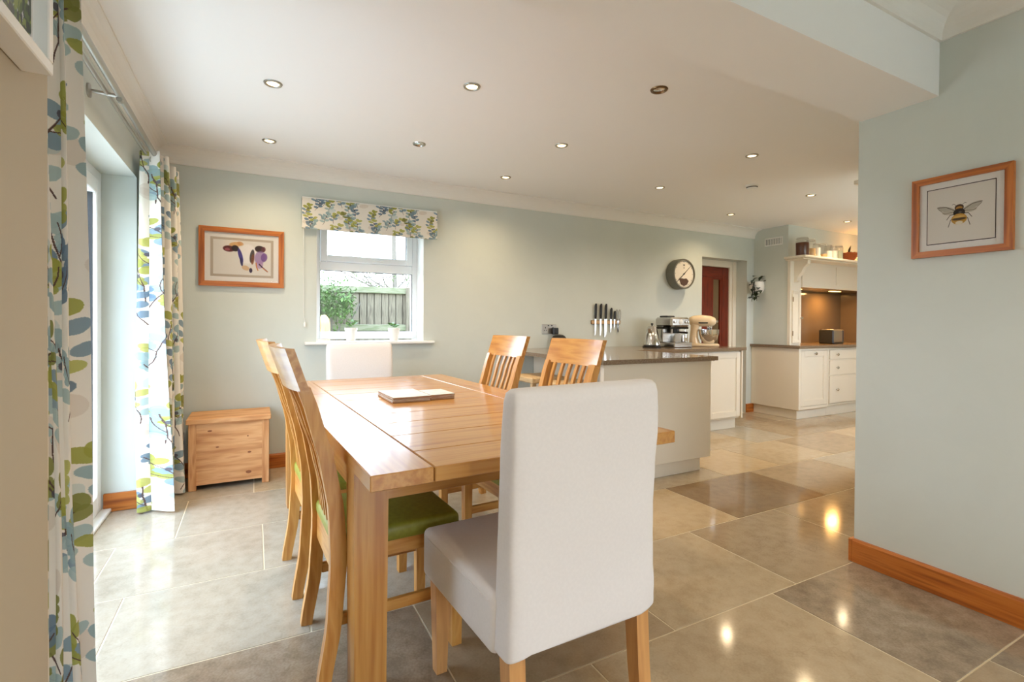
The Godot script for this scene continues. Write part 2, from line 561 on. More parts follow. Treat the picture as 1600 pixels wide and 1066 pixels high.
	skirting(s, Vector3(XL, 0, ZB), Vector3(XL, 0, -3.752), Vector3(1, 0, 0))
	box(s, Vector3((XL - 0.16 + XL + 0.018) / 2, 0.055, -3.743), Vector3(0.178, 0.11, 0.018), 0.003)
	struct(put(s, "baseboard_left", M.skirt_x), "oak skirting turning into the patio-door reveal")
	s = st()
	skirting(s, Vector3(XR, 0, 3.2), Vector3(XR, 0, -1.345), Vector3(-1, 0, 0))
	box(s, Vector3(XR + 0.06, 0.055, -1.354), Vector3(0.156, 0.11, 0.018), 0.003)
	struct(put(s, "baseboard_right", M.skirt_z), "oak skirting board under the bee picture")

func plain_window(called: String, label: String, x0: float, y0: float, x1: float, y1: float, z: float) -> void:
	var d := Node3D.new()
	d.name = called
	add_child(d)
	struct(d, label)
	var w := 0.06
	var xm := (x0 + x1) * 0.5
	var s := st()
	bx(s, x0, y0, z - 0.035, x0 + w, y1, z + 0.035, 0.004)
	bx(s, x1 - w, y0, z - 0.035, x1, y1, z + 0.035, 0.004)
	bx(s, xm - w / 2, y0 + w, z - 0.035, xm + w / 2, y1 - w, z + 0.035, 0.004)
	bx(s, x0 + w, y0, z - 0.035, x1 - w, y0 + w, z + 0.035, 0.004)
	bx(s, x0 + w, y1 - w, z - 0.035, x1 - w, y1, z + 0.035, 0.004)
	put(s, "frame", M.upvc, d)
	for q in [[x0 + w, xm - w / 2], [xm + w / 2, x1 - w]]:
		s = st()
		bx(s, q[0], y0 + w, z - 0.004, q[1], y1 - w, z + 0.004)
		put(s, "pane", M.glass, d)

func coving(s: SurfaceTool, a: Vector3, b: Vector3, n: Vector3, r: float) -> void:
	# concave quarter with small lips, swept from a to b; n points into the room
	var prof := [Vector2(0, 0), Vector2(0, -r)]
	prof.append(Vector2(0.012, -r)); prof.append(Vector2(0.014, -r + 0.01))
	for k in 7:
		var t := PI * 0.5 * (k + 0.5) / 7.0
		prof.append(Vector2(r - (r - 0.014) * cos(t), -r + 0.012 + (r - 0.022) * sin(t)))
	prof.append(Vector2(r - 0.004, -0.01)); prof.append(Vector2(r, -0.01)); prof.append(Vector2(r, 0))
	var d := (b - a)
	for i in prof.size():
		var p: Vector2 = prof[i]; var q: Vector2 = prof[(i + 1) % prof.size()]
		var A := a + n * p.x + Vector3(0, p.y, 0); var B := a + n * q.x + Vector3(0, q.y, 0)
		var mid := (p + q) * 0.5
		var out2 := (mid - Vector2(r * 0.25, -r * 0.25))
		quad(s, A, B, B + d, A + d, n * out2.x + Vector3(0, out2.y, 0))

func skirting(s: SurfaceTool, a: Vector3, b: Vector3, n: Vector3) -> void:
	var d := b - a
	var prof := [Vector2(0, 0.001), Vector2(0.018, 0.001), Vector2(0.018, 0.102), Vector2(0.012, 0.112), Vector2(0, 0.112)]
	for i in 5:
		var p: Vector2 = prof[i]; var q: Vector2 = prof[(i + 1) % 5]
		var o := (p + q) * 0.5 - Vector2(0.008, 0.05)
		quad(s, a + n * p.x + Vector3(0, p.y, 0), a + n * q.x + Vector3(0, q.y, 0), b + n * q.x + Vector3(0, q.y, 0), b + n * p.x + Vector3(0, p.y, 0), n * o.x + Vector3(0, o.y, 0))
	for e in [[a, -d], [b, d]]:
		var P := []
		for p in prof:
			P.append(e[0] + n * p.x + Vector3(0, p.y, 0))
		tri(s, P[0], P[1], P[2], e[1]); tri(s, P[0], P[2], P[3], e[1]); tri(s, P[0], P[3], P[4], e[1])

func build_floor() -> void:
	var s := st()
	bx(s, XL - 0.3, -0.2, ZB - 0.3, 8.9, -0.002, 3.4)
	var f := put(s, "floor", M.grout)
	struct(f, "polished limestone floor of large staggered slabs")
	var rows := [3.2, 2.55, 1.94, 1.33, 0.715, 0.1, -0.11, -0.73, -1.342, -1.955, -2.55, -3.13, -3.74, -4.303]
	var joints := {
		7: [-0.9, 0.1, 1.012, 1.97, 2.75], 8: [-0.375, 0.575, 1.405, 2.14, 2.88, 3.8, 4.6, 5.5, 6.3, 7.2, 8.0],
		9: [-0.477, 0.19, 1.0, 1.78, 2.555, 3.45, 4.25, 5.05, 6.0, 6.8, 7.7], 10: [-0.1, 0.55, 0.043, 0.83, 1.6, 2.4, 3.19, 3.84, 4.6, 5.5, 6.3, 7.2, 8.0],
		11: [-0.37, 0.4, 1.25, 2.0, 2.8, 3.5, 4.36, 4.93, 5.75, 6.6, 7.4], 12: [0.0, 0.9, 1.7, 2.6, 3.4, 4.1, 4.9, 5.6, 6.4, 7.3]}
	joints[10] = [-0.62, 0.043, 0.83, 1.6, 2.4, 3.19, 3.84, 4.6, 5.5, 6.3, 7.2, 8.0]
	var rng := RandomNumberGenerator.new()
	rng.seed = 5
	var fixed := {"9_2.555": 4, "8_2.14": 1, "8_1.405": 0, "7_1.012": 0, "7_1.97": 3, "10_3.19": 2, "9_1.78": 2, "8_0.575": 1, "8_-0.375": 3, "9_-0.477": 5, "10_-0.62": 5, "10_0.043": 5, "11_-0.37": 5, "11_-0.808": 5, "10_-0.808": 5, "9_-0.808": 5, "12_-0.64": 5, "9_0.19": 5, "10_3.84": 0, "9_3.45": 1}  # door-side tiles get the greyer stone; its paleness partly stands for daylight
	for r in rows.size() - 1:
		var z1: float = rows[r]; var z0: float = rows[r + 1]
		var x0 := XL if z1 < -1.3 else -0.375
		if z1 < -1.9 and z0 > -3.75:
			x0 = XL - 0.168
		var x1 := 8.6 if z1 < -1.3 else XR
		var xs := [x0]
		if joints.has(r):
			for j in joints[r]:
				if j > x0 + 0.05 and j < x1 - 0.05:
					xs.append(j)
		else:
			var x := x0 + rng.randf_range(0.3, 0.9)
			while x < x1 - 0.2:
				xs.append(x)
				x += rng.randf_range(0.6, 0.95)
		xs.append(x1)
		for k in xs.size() - 1:
			var key := "%d_%s" % [r, str(xs[k])]
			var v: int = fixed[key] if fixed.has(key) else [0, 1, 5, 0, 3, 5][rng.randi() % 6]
			var g := 0.003
			var lift := rng.randf_range(-0.0005, 0.0)
			s = st()
			bx(s, xs[k] + g, -0.02, z0 + g, xs[k + 1] - g, lift, z1 - g, 0.001)
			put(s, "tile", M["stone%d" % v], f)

func build_patio_door() -> void:
	var d := Node3D.new()
	d.name = "door_1"
	add_child(d)
	struct(d, "white framed glazed patio door")
	var xf := XL - 0.17     # inner face of the frame
	var z0 := -3.752; var z1 := -1.5; var h := 2.03
	var s := st()
	bx(s, xf - 0.07, 0.0, z0, xf, h, z0 + 0.055, 0.004)
	bx(s, xf - 0.07, 0.0, z1 - 0.055, xf, h, z1, 0.004)
	bx(s, xf - 0.07, h - 0.055, z0 + 0.055, xf, h, z1 - 0.055, 0.004)
	bx(s, xf - 0.07, 0.0, z0 + 0.055, xf, 0.05, z1 - 0.055, 0.004)
	put(s, "frame", M.upvc, d)
	s = st()
	bx(s, xf, 0.001, z0 + 0.002, xf + 0.05, 0.022, z1 - 0.002, 0.004)
	put(s, "threshold", M.upvc, d)
	var zs := [z0 + 0.06, -2.63, z1 - 0.06]
	for k in 2:
		var a: float = zs[k] + 0.004; var b: float = zs[k + 1] - 0.004
		s = st()
		var w := 0.085
		var xa := xf - 0.055; var xb := xf + 0.012
		bx(s, xa, 0.055, a, xb, h - 0.06, a + w, 0.006)
		bx(s, xa, 0.055, b - w, xb, h - 0.06, b, 0.006)
		bx(s, xa, 0.055, a + w, xb, 0.055 + w, b - w, 0.006)
		bx(s, xa, h - 0.06 - w, a + w, xb, h - 0.06, b - w, 0.006)
		var sash := put(s, "sash", M.upvc, d)
		s = st()
		var e := 0.006
		for q in [[0.05, a - e, h - 0.055, a], [0.05, b, h - 0.055, b + e]]:
			bx(s, xa + 0.01, q[0], q[1], xb - 0.012, q[2], q[3])
		bx(s, xa + 0.02, 0.055 + w - 0.004, a + w - 0.004, xb - 0.02, 0.055 + w + 0.004, b - w + 0.004)
		bx(s, xa + 0.02, 0.055 + w, a + w - 0.004, xb - 0.02, h - 0.06 - w, a + w + 0.004)
		bx(s, xa + 0.02, 0.055 + w, b - w - 0.004, xb - 0.02, h - 0.06 - w, b - w + 0.004)
		put(s, "gasket", M.gasket, sash)
		s = st()
		bx(s, xf - 0.028, 0.055 + w, a + w, xf - 0.02, h - 0.06 - w, b - w)
		put(s, "pane", M.glass, sash)
	s = st()
	lathe(s, [Vector2(0, 0.0), Vector2(0.012, 0.0), Vector2(0.012, 0.04), Vector2(0, 0.04)], Vector3(xf + 0.012, 1.0, -2.59), 12, Basis(Vector3(0, 1, 0), Vector3(1, 0, 0), Vector3(0, 0, -1)))
	bx(s, xf + 0.045, 0.99, -2.6, xf + 0.062, 1.01, -2.47, 0.004)
	put(s, "handle", M.satin, d)

func build_window() -> void:
	var d := Node3D.new()
	d.name = "window_1"
	add_child(d)
	struct(d, "white framed window with top vent and fixed lower pane")
	var zf := ZB - 0.2
	var x0 := 0.449; var x1 := 1.355; var y0 := 0.985; var y1 := 2.06
	var s := st()
	var w := 0.05
	bx(s, x0, y0 + 0.02, zf - 0.07, x0 + w, y1, zf, 0.004)
	bx(s, x1 - w, y0 + 0.02, zf - 0.07, x1, y1, zf, 0.004)
	bx(s, x0 + w, y0 + 0.02, zf - 0.07, x1 - w, y0 + 0.085, zf, 0.004)
	bx(s, x0 + w, y1 - w, zf - 0.07, x1 - w, y1, zf, 0.004)
	bx(s, x0 + w, 1.60, zf - 0.07, x1 - w, 1.675, zf, 0.004)
	put(s, "frame", M.upvc, d)
	# top-hung vent sash
	s = st()
	var a := x0 + w + 0.003; var b := x1 - w - 0.003; var c := 1.677; var e := y1 - w - 0.002
	w = 0.055
	bx(s, a, c, zf - 0.05, a + w, e, zf + 0.014, 0.005)
	bx(s, b - w, c, zf - 0.05, b, e, zf + 0.014, 0.005)
	bx(s, a + w, c, zf - 0.05, b - w, c + w, zf + 0.014, 0.005)
	bx(s, a + w, e - w, zf - 0.05, b - w, e, zf + 0.014, 0.005)
	var sash := put(s, "sash", M.upvc, d)
	s = st()
	bx(s, a + w, c + w, zf - 0.03, b - w, e - w, zf - 0.022)
	put(s, "pane", M.glass, sash)
	s = st()
	bx(s, 0.93, c + 0.012, zf + 0.014, 0.99, c + 0.035, zf + 0.026, 0.004)
	bx(s, 0.945, c + 0.016, zf + 0.026, 1.03, c + 0.03, zf + 0.04, 0.004)
	put(s, "handle", M.white, sash)
	s = st()
	bx(s, x0 + 0.05, y0 + 0.085, zf - 0.03, x1 - 0.05, 1.60, zf - 0.022)
	put(s, "pane", M.glass, d)
	s = st()
	var g := 0.004
	bx(s, x0 + 0.05, y0 + 0.085, zf - 0.02, x0 + 0.05 + g, 1.6, zf - 0.004)
	bx(s, x1 - 0.05 - g, y0 + 0.085, zf - 0.02, x1 - 0.05, 1.6, zf - 0.004)
	bx(s, x0 + 0.05, 1.6 - g, zf - 0.02, x1 - 0.05, 1.6, zf - 0.004)
	bx(s, a + w, e - w - g, zf - 0.02, b - w, e - w, zf)
	bx(s, b - w - g, c + w, zf - 0.02, b - w, e - w, zf)
	put(s, "gasket", M.gasket, d)
	s = st()
	bx(s, 0.357, 0.965, ZB + 0.001, 1.445, 0.99, ZB + 0.05, 0.006)
	bx(s, x0 + 0.001, 0.9855, zf, x1 - 0.001, 0.992, ZB + 0.002)
	put(s, "window_sill", M.white, d)
	# white linings of the reveal
	s = st()
	bx(s, x1 - 0.006, 0.992, zf, x1 - 0.0005, y1 - 0.001, ZB - 0.002)
	bx(s, x0 + 0.0005, 0.992, zf, x0 + 0.006, y1 - 0.001, ZB - 0.002)
	put(s, "lining", M.white, d)

func build_inner_door() -> void:
	var d := Node3D.new()
	d.name = "door_2"
	add_child(d)
	struct(d, "dark red-brown wooden door with a tall narrow glass panel")
	var zf := ZB - 0.17
	var s := st()
	for q in [[4.9, 0.0, 4.98, 1.992], [5.615, 0.0, 5.735, 1.992], [4.98, 1.91, 5.615, 1.992]]:
		bx(s, q[0], q[1], zf - 0.1, q[2], q[3], zf, 0.004)
		bx(s, q[0] + (0.05 if q[0] > 5.0 else 0.0), q[1], zf, q[2], q[3], zf + 0.014, 0.004)
	put(s, "door_frame", M.paint, d)
	# leaf built round its glass
	var xa := 4.985; var xb := 5.61; var h := 1.905; var zl := zf - 0.055
	s = st()
	bx(s, xa, 0.01, zl, xa + 0.12, h, zl + 0.042, 0.003)
	bx(s, xb - 0.12, 0.01, zl, xb, h, zl + 0.042, 0.003)
	put(s, "stile", M.mahogany_y, d)
	s = st()
	bx(s, xa + 0.12, h - 0.13, zl, xb - 0.12, h, zl + 0.042, 0.003)
	bx(s, xa + 0.12, 0.01, zl, xb - 0.12, 0.8, zl + 0.042, 0.003)
	put(s, "rail", M.mahogany_x, d)
	s = st()
	bx(s, xa + 0.12, 0.8, zl + 0.008, 5.33, h - 0.13, zl + 0.036, 0.003)
	bx(s, 5.455, 0.8, zl + 0.008, xb - 0.12, h - 0.13, zl + 0.036, 0.003)
	bx(s, 5.33, h - 0.16, zl + 0.008, 5.455, h - 0.13, zl + 0.036, 0.003)
	put(s, "panel", M.mahogany_y, d)
	s = st()
	bx(s, 5.33, 0.8, zl + 0.018, 5.455, h - 0.16, zl + 0.024)
	put(s, "pane", M.glass, d)
	# hallway beyond
	s = st()
	bx(s, 4.2, -0.1, -6.0, 6.6, 2.5, -5.9)
	bx(s, 4.2, -0.1, -5.9, 4.3, 2.5, ZB - 0.3)
	bx(s, 6.5, -0.1, -5.9, 6.6, 2.5, ZB - 0.3)
	bx(s, 4.2, 2.4, -5.9, 6.6, 2.5, ZB - 0.3)
	bx(s, 4.2, -0.1, -5.9, 6.6, 0.0, ZB - 0.3)
	struct(put(s, "wall_hall", M.wall_cream), "cream hallway walls seen through the door glass")
	downlight(Vector3(5.5, 2.4, -5.3), true, "recessed downlight added to brighten the hallway behind the door glass", M.satin)  # lamp added to brighten the closed hallway behind the glass

# ------------------------------------------------------------------ ceiling fittings
func downlight(at: Vector3, lit: bool, label: String, metal: Material, power := 1.0) -> void:
	var t := thing("downlight", label, "light", at, 0.0, "recessed ceiling downlights" if lit else "")
	var s := st()
	lathe(s, [Vector2(0.030, -0.001), Vector2(0.034, -0.007), Vector2(0.043, -0.006), Vector2(0.046, 0.0)], Vector3.ZERO, 28)
	put(s, "rim", metal, t)
	s = st()
	lathe(s, [Vector2(0.0, -0.0045), Vector2(0.026, -0.004), Vector2(0.031, -0.001)], Vector3.ZERO, 24)
	if lit:
		put(s, "bulb", M.bulb, t)
		var l := SpotLight3D.new()
		l.name = "lamp"
		l.light_color = Color(1.0, 0.89, 0.72)
		l.light_energy = power
		l.spot_range = 12.0
		l.spot_attenuation = 2.0
		l.spot_angle = 74.0
		l.spot_angle_attenuation = 1.0
		l.light_size = 0.03
		l.shadow_enabled = true
		l.position = Vector3(0, -0.012, 0)
		l.rotation.x = -PI / 2
		t.add_child(l)
	else:
		put(s, "bulb", M.chrome, t)

func build_ceiling_fittings() -> void:
	M.bulb = glow(Color(1.0, 0.86, 0.62), 5.0)
	var lit := "lit recessed downlight with satin rim in the white ceiling"
	for p in [[0.085, -2.876], [1.015, -2.411], [0.09, -3.795], [1.903, -2.903], [3.25, -2.407], [1.901, -3.763], [3.276, -3.364], [4.73, -2.865], [4.77, -3.792], [6.296, -3.373], [6.25, -2.0], [4.75, -1.95], [7.6, -2.7]]:
		downlight(Vector3(p[0], 2.4, p[1]), true, lit, M.satin)
	downlight(Vector3(1.906, 2.4, -1.969), false, "unlit bronze-rimmed downlight close to the boxed beam", M.bronze)
	downlight(Vector3(1.018, 2.4, -3.357), false, "unlit steel-rimmed downlight in front of the window", M.steel)
	for p in [[0.5, 0.4], [1.7, 0.4], [0.5, 1.9], [1.7, 1.9]]:
		downlight(Vector3(p[0], 2.47, p[1]), true, "lit recessed downlight in the near room ceiling", M.satin, 1.1)
	var t := thing("smoke_alarm", "round white smoke alarm on the kitchen ceiling", "smoke alarm", Vector3(3.94, 2.4, -2.914))
	var s := st()
	lathe(s, [Vector2(0.055, 0.0), Vector2(0.055, -0.014), Vector2(0.05, -0.018)], Vector3.ZERO, 28)
	lathe(s, [Vector2(0.043, -0.024), Vector2(0.036, -0.036), Vector2(0.0, -0.038)], Vector3.ZERO, 28)
	put(s, "body", M.white, t)
	s = st()
	lathe(s, [Vector2(0.048, -0.016), Vector2(0.042, -0.025)], Vector3.ZERO, 28)
	put(s, "vent_ring", M.gasket, t)

# ------------------------------------------------------------------ soft furnishings
# a hanging of folded cloth: path gives x offset (from wall) and z along the pole, per fold parameter
func curtain(called: String, label: String, zc0: float, zc1: float, folds: int, amp: float, xmid: float, ytop: float, flare: float, phase: float) -> void:
	var t := thing(called, label, "curtain", Vector3(xmid, 0, (zc0 + zc1) * 0.5))
	var nu := folds * 14; var nv := 26
	var s := st(true)
	var front := []
	var half := absf(zc1 - zc0) * 0.5
	for j in nv + 1:
		var v := float(j) / nv
		var y := ytop + (0.012 - ytop) * v
		var row := []
		for i in nu + 1:
			var u := float(i) / nu
			var a := amp * (0.8 + 0.35 * v) * (1.0 + 0.25 * sin(u * 7.0 + phase))
			var ph := u * folds * TAU + phase + 0.25 * sin(v * 3.0 + u * 5.0)
			var x := a * sin(ph) + 0.012 * sin(v * 5.0 + u * 9.0) * v
			var z := lerpf(-half, half, u) * (1.0 + flare * v) + 0.35 * a * sin(ph * 2.0)
			row.append(Vector3(x + flare * 0.12 * v, y, z))
		front.append(row)
	for lay in 2:
		for j in nv:
			for i in nu:
				var P := []
				for e in [[i, j], [i + 1, j], [i + 1, j + 1], [i, j + 1]]:
					var p: Vector3 = front[e[1]][e[0]]
					var nx: Vector3 = front[e[1]][min(e[0] + 1, nu)] - front[e[1]][max(e[0] - 1, 0)]
					var n := Vector3(nx.z, 0, -nx.x).normalized()
					P.append([p + n * (0.0 if lay == 0 else 0.003), Vector2(float(e[0]) / nu * folds * 0.34, float(e[1]) / nv * 1.5)])
				var order := [0, 1, 2, 0, 2, 3] if lay == 1 else [0, 2, 1, 0, 3, 2]
				s.set_smooth_group(500 + lay)
				for o in order:
					s.set_uv(P[o][1]); s.add_vertex(P[o][0])
	put(s, "drape", M.print, t)
	s = st()
	for k in folds * 2:
		var u := (k + 0.5) / (folds * 2.0)
		var z := lerpf(-half, half, u)
		var ring := []
		for q in 17:
			var a := TAU * q / 16.0
			ring.append(Vector3(cos(a) * 0.024, ytop - 0.045 + sin(a) * 0.024, z))
		tube(s, ring, 0.005, 6, false)
	put(s, "eyelets", M.satin, t)

func build_soft() -> void:
	curtain("curtain", "leaf-print curtain gathered beside the pine chest", -3.60, -4.03, 4, 0.08, -0.53, 2.165, 0.1, 0.6)
	curtain("curtain", "leaf-print curtain gathered beside the cream wall", -1.40, -1.82, 4, 0.055, -0.495, 2.165, 0.16, 1.9)
	# pole
	var t := thing("curtain_pole", "brushed steel curtain pole above the patio door", "curtain pole", Vector3(-0.53, 2.15, -2.75))
	var s := st()
	tube(s, [Vector3(0, 0, 1.36), Vector3(0, 0, -1.34)], 0.014, 14)
	put(s, "rod", M.satin, t)
	for z in [-1.36, 1.38]:
		s = st()
		lathe(s, [Vector2(0, 0), Vector2(0.018, 0.002), Vector2(0.018, 0.03), Vector2(0, 0.032)], Vector3(0, 0, z - 0.016), 16, Basis(Vector3(1, 0, 0), Vector3(0, 0, 1), Vector3(0, -1, 0)))
		put(s, "end_cap", M.satin, t)
	s = st()
	tube(s, [Vector3(-0.045, 0.0, 1.3), Vector3(-0.045, 0.0, -1.25)], 0.009, 12)
	put(s, "rear_rod", M.satin, t)
	for z in [0.0, 1.25, -1.2]:
		s = st()
		lathe(s, [Vector2(0, 0.0), Vector2(0.03, 0.0), Vector2(0.03, 0.008), Vector2(0.012, 0.012), Vector2(0.0, 0.012)], Vector3(-0.11, 0, z), 20, Basis(Vector3(0, -1, 0), Vector3(1, 0, 0), Vector3(0, 0, 1)))
		tube(s, [Vector3(-0.1, 0, z), Vector3(0.0, -0.004, z)], 0.008, 10)
		tube(s, [Vector3(0, -0.02, z - 0.012), Vector3(0, -0.02, z + 0.012)], 0.012, 10)
		put(s, "bracket", M.satin, t)
	# roman blind
	var b := thing("roman_blind", "leaf-print roman blind folded up above the window", "blind", Vector3(0.897, 0, ZB))
	s = st()
	var w := 0.562
	for k in 5:
		var yb := 1.905 + k * 0.018
		var yt := 2.145
		var zf := 0.052 - k * 0.009
		if k == 0:
			yt = 2.145
		var prof := [Vector3(0, yb, zf - 0.006), Vector3(0, yb - 0.006, zf - 0.002), Vector3(0, yb, zf + 0.003), Vector3(0, lerpf(yb, yt, 0.5), zf + 0.006 - k * 0.001), Vector3(0, yt, zf)]
		for i in prof.size() - 1:
			var p: Vector3 = prof[i]; var q: Vector3 = prof[i + 1]
			var P := [p + Vector3(-w, 0, 0), p + Vector3(w, 0, 0), q + Vector3(w, 0, 0), q + Vector3(-w, 0, 0)]
			var uvs := [Vector2(0, p.y * 1.6 + k * 0.13), Vector2(2.2, p.y * 1.6 + k * 0.13), Vector2(2.2, q.y * 1.6 + k * 0.13), Vector2(0, q.y * 1.6 + k * 0.13)]
			for o in [0, 2, 1, 0, 3, 2]:
				s.set_uv(uvs[o] * Vector2(1, -1)); s.add_vertex(P[o])
	# closed sides of the folded stack
	for sx in [-w, w]:
		quad(s, Vector3(sx, 1.905, 0.052), Vector3(sx, 2.145, 0.052), Vector3(sx, 2.145, 0.004), Vector3(sx, 1.98, 0.01), Vector3(sx, 0, 0))
	put(s, "cloth", M.print, b)
	s = st()
	bx(s, -w, 2.13, 0.002, w, 2.155, 0.046, 0.003)
	put(s, "head_rail", M.white, b)
	s = st()
	tube(s, [Vector3(-w + 0.012, 2.14, 0.03), Vector3(-w + 0.014, 1.5, 0.022), Vector3(-w + 0.016, 1.2, 0.02), Vector3(-w + 0.026, 1.15, 0.02)], 0.002, 6)
	lathe(s, [Vector2(0, 0), Vector2(0.007, 0.004), Vector2(0.009, 0.03), Vector2(0.004, 0.042), Vector2(0, 0.043)], Vector3(-w + 0.026, 1.11, 0.02), 10)
	put(s, "cord", M.white, b)

# ------------------------------------------------------------------ pictures
func framed(called: String, label: String, wood: String, w: float, h: float, fw: float, fd: float, basis: Basis, at: Vector3, art: Texture2D, mount_w: float, inner: Color) -> Node3D:
	var t := thing(called, label, "picture")
	t.transform = Transform3D(basis, at)
	for k in 4:
		var s := st()
		var horiz := k < 2
		var sg_ := -1.0 if k % 2 == 0 else 1.0
		var L := w if horiz else h
		var poly := PackedVector2Array([Vector2(-L / 2, 0), Vector2(L / 2, 0), Vector2(L / 2 - fw, fw), Vector2(-L / 2 + fw, fw)])
		var tr := Transform3D(Basis(Vector3(1, 0, 0), Vector3(0, -sg_, 0), Vector3(0, 0, 1)), Vector3(0, sg_ * h / 2, 0)) if horiz else Transform3D(Basis(Vector3(0, 1, 0), Vector3(-sg_, 0, 0), Vector3(0, 0, 1)), Vector3(sg_ * w / 2, 0, 0))
		prism(s, poly, 0.0, fd, tr)
		put(s, "frame_rail" if horiz else "frame_stile", M[wood + ("_x" if horiz else "_y")], t)
	var s2 := st()
	bx(s2, -w / 2 + fw * 0.8, -h / 2 + fw * 0.8, 0.001, w / 2 - fw * 0.8, h / 2 - fw * 0.8, fd * 0.45)
	put(s2, "mount", mat(inner, 0.8), t)
	var aw := w / 2 - fw - mount_w; var ah := h / 2 - fw - mount_w
	s2 = st()
	var z := fd * 0.45 + 0.001
	var uv := [Vector2(0, 1), Vector2(1, 1), Vector2(1, 0), Vector2(0, 0)]
	var P := [Vector3(-aw, -ah, z), Vector3(aw, -ah, z), Vector3(aw, ah, z), Vector3(-aw, ah, z)]
	for o in [0, 2, 1, 0, 3, 2]:
		s2.set_uv(uv[o]); s2.add_vertex(P[o])
	var am := mat(Color.WHITE, 0.7)
	am.albedo_texture = art
	put(s2, "artwork", am, t)
	s2 = st()
	bx(s2, -w / 2 + fw * 0.9, -h / 2 + fw * 0.9, fd * 0.7, w / 2 - fw * 0.9, h / 2 - fw * 0.9, fd * 0.7 + 0.002)
	put(s2, "glazing", M.glass, t)
	return t

func cow_art() -> ImageTexture:
	var w := 420; var h := 260
	var im := Image.create(w, h, false, Image.FORMAT_RGB8)
	im.fill(rgb(186, 172, 156))
	for y in range(16, h - 16):
		for x in range(18, w - 18):
			im.set_pixel(x, y, rgb(222, 216, 208))
	var e := func(cx, cy, rx, ry, a, c, sft = 0.35): ell(im, cx * 1.08 - 30, cy * 1.1 - 8, rx * 1.2, ry * 1.25, a, c, sft)
	e.call(178, 46, 38, 14, -0.1, Color(rgb(214, 158, 92), 0.8))
	e.call(208, 40, 20, 12, 0.3, Color(rgb(196, 138, 84), 0.7))
	e.call(138, 74, 36, 18, 0.05, Color(rgb(88, 30, 34), 0.95))
	e.call(128, 78, 16, 8, 0.0, Color(rgb(170, 90, 100), 0.8))
	e.call(176, 70, 22, 18, 0.2, Color(rgb(34, 22, 26), 0.95))
	e.call(250, 100, 56, 58, 0.2, Color(rgb(238, 232, 228), 0.9))
	e.call(208, 112, 12, 44, -0.28, Color(rgb(62, 48, 128), 0.95))
	e.call(214, 150, 8, 26, -0.2, Color(rgb(34, 30, 80), 0.9))
	e.call(330, 66, 32, 20, 0.1, Color(rgb(48, 28, 30), 0.95))
	e.call(352, 66, 14, 16, 0.3, Color(rgb(110, 50, 60), 0.7))
	e.call(280, 112, 14, 40, 0.15, Color(rgb(60, 54, 52), 0.9))
	e.call(284, 130, 10, 32, 0.1, Color(rgb(122, 66, 40), 0.8))
	e.call(330, 118, 34, 40, 0.3, Color(rgb(150, 120, 168), 0.8))
	e.call(356, 116, 20, 26, 0.2, Color(rgb(112, 74, 140), 0.85))
	e.call(326, 160, 24, 26, 0.2, Color(rgb(168, 132, 176), 0.75))
	e.call(240, 186, 24, 14, 0.3, Color(rgb(206, 168, 128), 0.85))
	e.call(272, 200, 10, 14, 0.0, Color(rgb(44, 28, 60), 0.9))
	stroke(im, [Vector2(322, 168), Vector2(345, 190), Vector2(376, 214)], 9, rgb(60, 40, 70))
	stroke(im, [Vector2(300, 160), Vector2(304, 190), Vector2(312, 208)], 8, rgb(196, 128, 70))
	stroke(im, [Vector2(345, 192), Vector2(380, 216)], 5, rgb(214, 140, 84))
	return tex(im)

func bee_art() -> ImageTexture:
	var w := 420; var h := 360
	var im := Image.create(w, h, false, Image.FORMAT_RGB8)
	im.fill(rgb(226, 219, 209))
	for q in [[0, 0, w, 5], [0, h - 5, w, h], [0, 0, 5, h], [w - 5, 0, w, h]]:
		for y in range(q[1], q[3]):
			for x in range(q[0], q[2]):
				im.set_pixel(x, y, rgb(52, 34, 34))
	var cx := 205.0; var cy := 175.0
	for sd in [-1.0, 1.0]:
		ell(im, cx + sd * 78, cy - 32, 62, 17, sd * -0.32, Color(rgb(176, 168, 152), 0.85))
		ell(im, cx + sd * 62, cy - 8, 44, 13, sd * -0.1, Color(rgb(188, 178, 160), 0.85))
		stroke(im, [Vector2(cx + sd * 24, cy - 16), Vector2(cx + sd * 80, cy - 46), Vector2(cx + sd * 136, cy - 52)], 3, rgb(58, 44, 34))
		stroke(im, [Vector2(cx + sd * 24, cy - 10), Vector2(cx + sd * 90, cy - 6), Vector2(cx + sd * 134, cy - 44)], 2, rgb(72, 56, 44))
		stroke(im, [Vector2(cx + sd * 30, cy + 6), Vector2(cx + sd * 56, cy + 8), Vector2(cx + sd * 76, cy + 34)], 3.5, rgb(44, 32, 26))
		stroke(im, [Vector2(cx + sd * 36, cy + 24), Vector2(cx + sd * 52, cy + 40), Vector2(cx + sd * 66, cy + 82)], 3.5, rgb(44, 32, 26))
		stroke(im, [Vector2(cx + sd * 14, cy - 46), Vector2(cx + sd * 34, cy - 60), Vector2(cx + sd * 44, cy - 56)], 2, rgb(44, 32, 26))
	ell(im, cx, cy - 34, 28, 20, 0, rgb(70, 48, 28))
	ell(im, cx, cy - 30, 24, 13, 0, Color(rgb(196, 142, 60), 0.9), 0.5)
	ell(im, cx, cy - 2, 36, 26, 0, rgb(40, 32, 28))
	ell(im, cx + 6, cy - 4, 12, 8, 0, Color(rgb(110, 104, 100), 0.7), 0.6)
	ell(im, cx, cy + 38, 48, 34, 0, rgb(190, 142, 62))
	ell(im, cx, cy + 38, 46, 9, 0, Color(rgb(66, 48, 30), 0.9), 0.3)
	ell(im, cx, cy + 24, 40, 8, 0, Color(rgb(216, 172, 92), 0.9), 0.4)
	ell(im, cx, cy + 62, 26, 12, 0, Color(rgb(232, 224, 204), 0.95), 0.4)
	return tex(im)

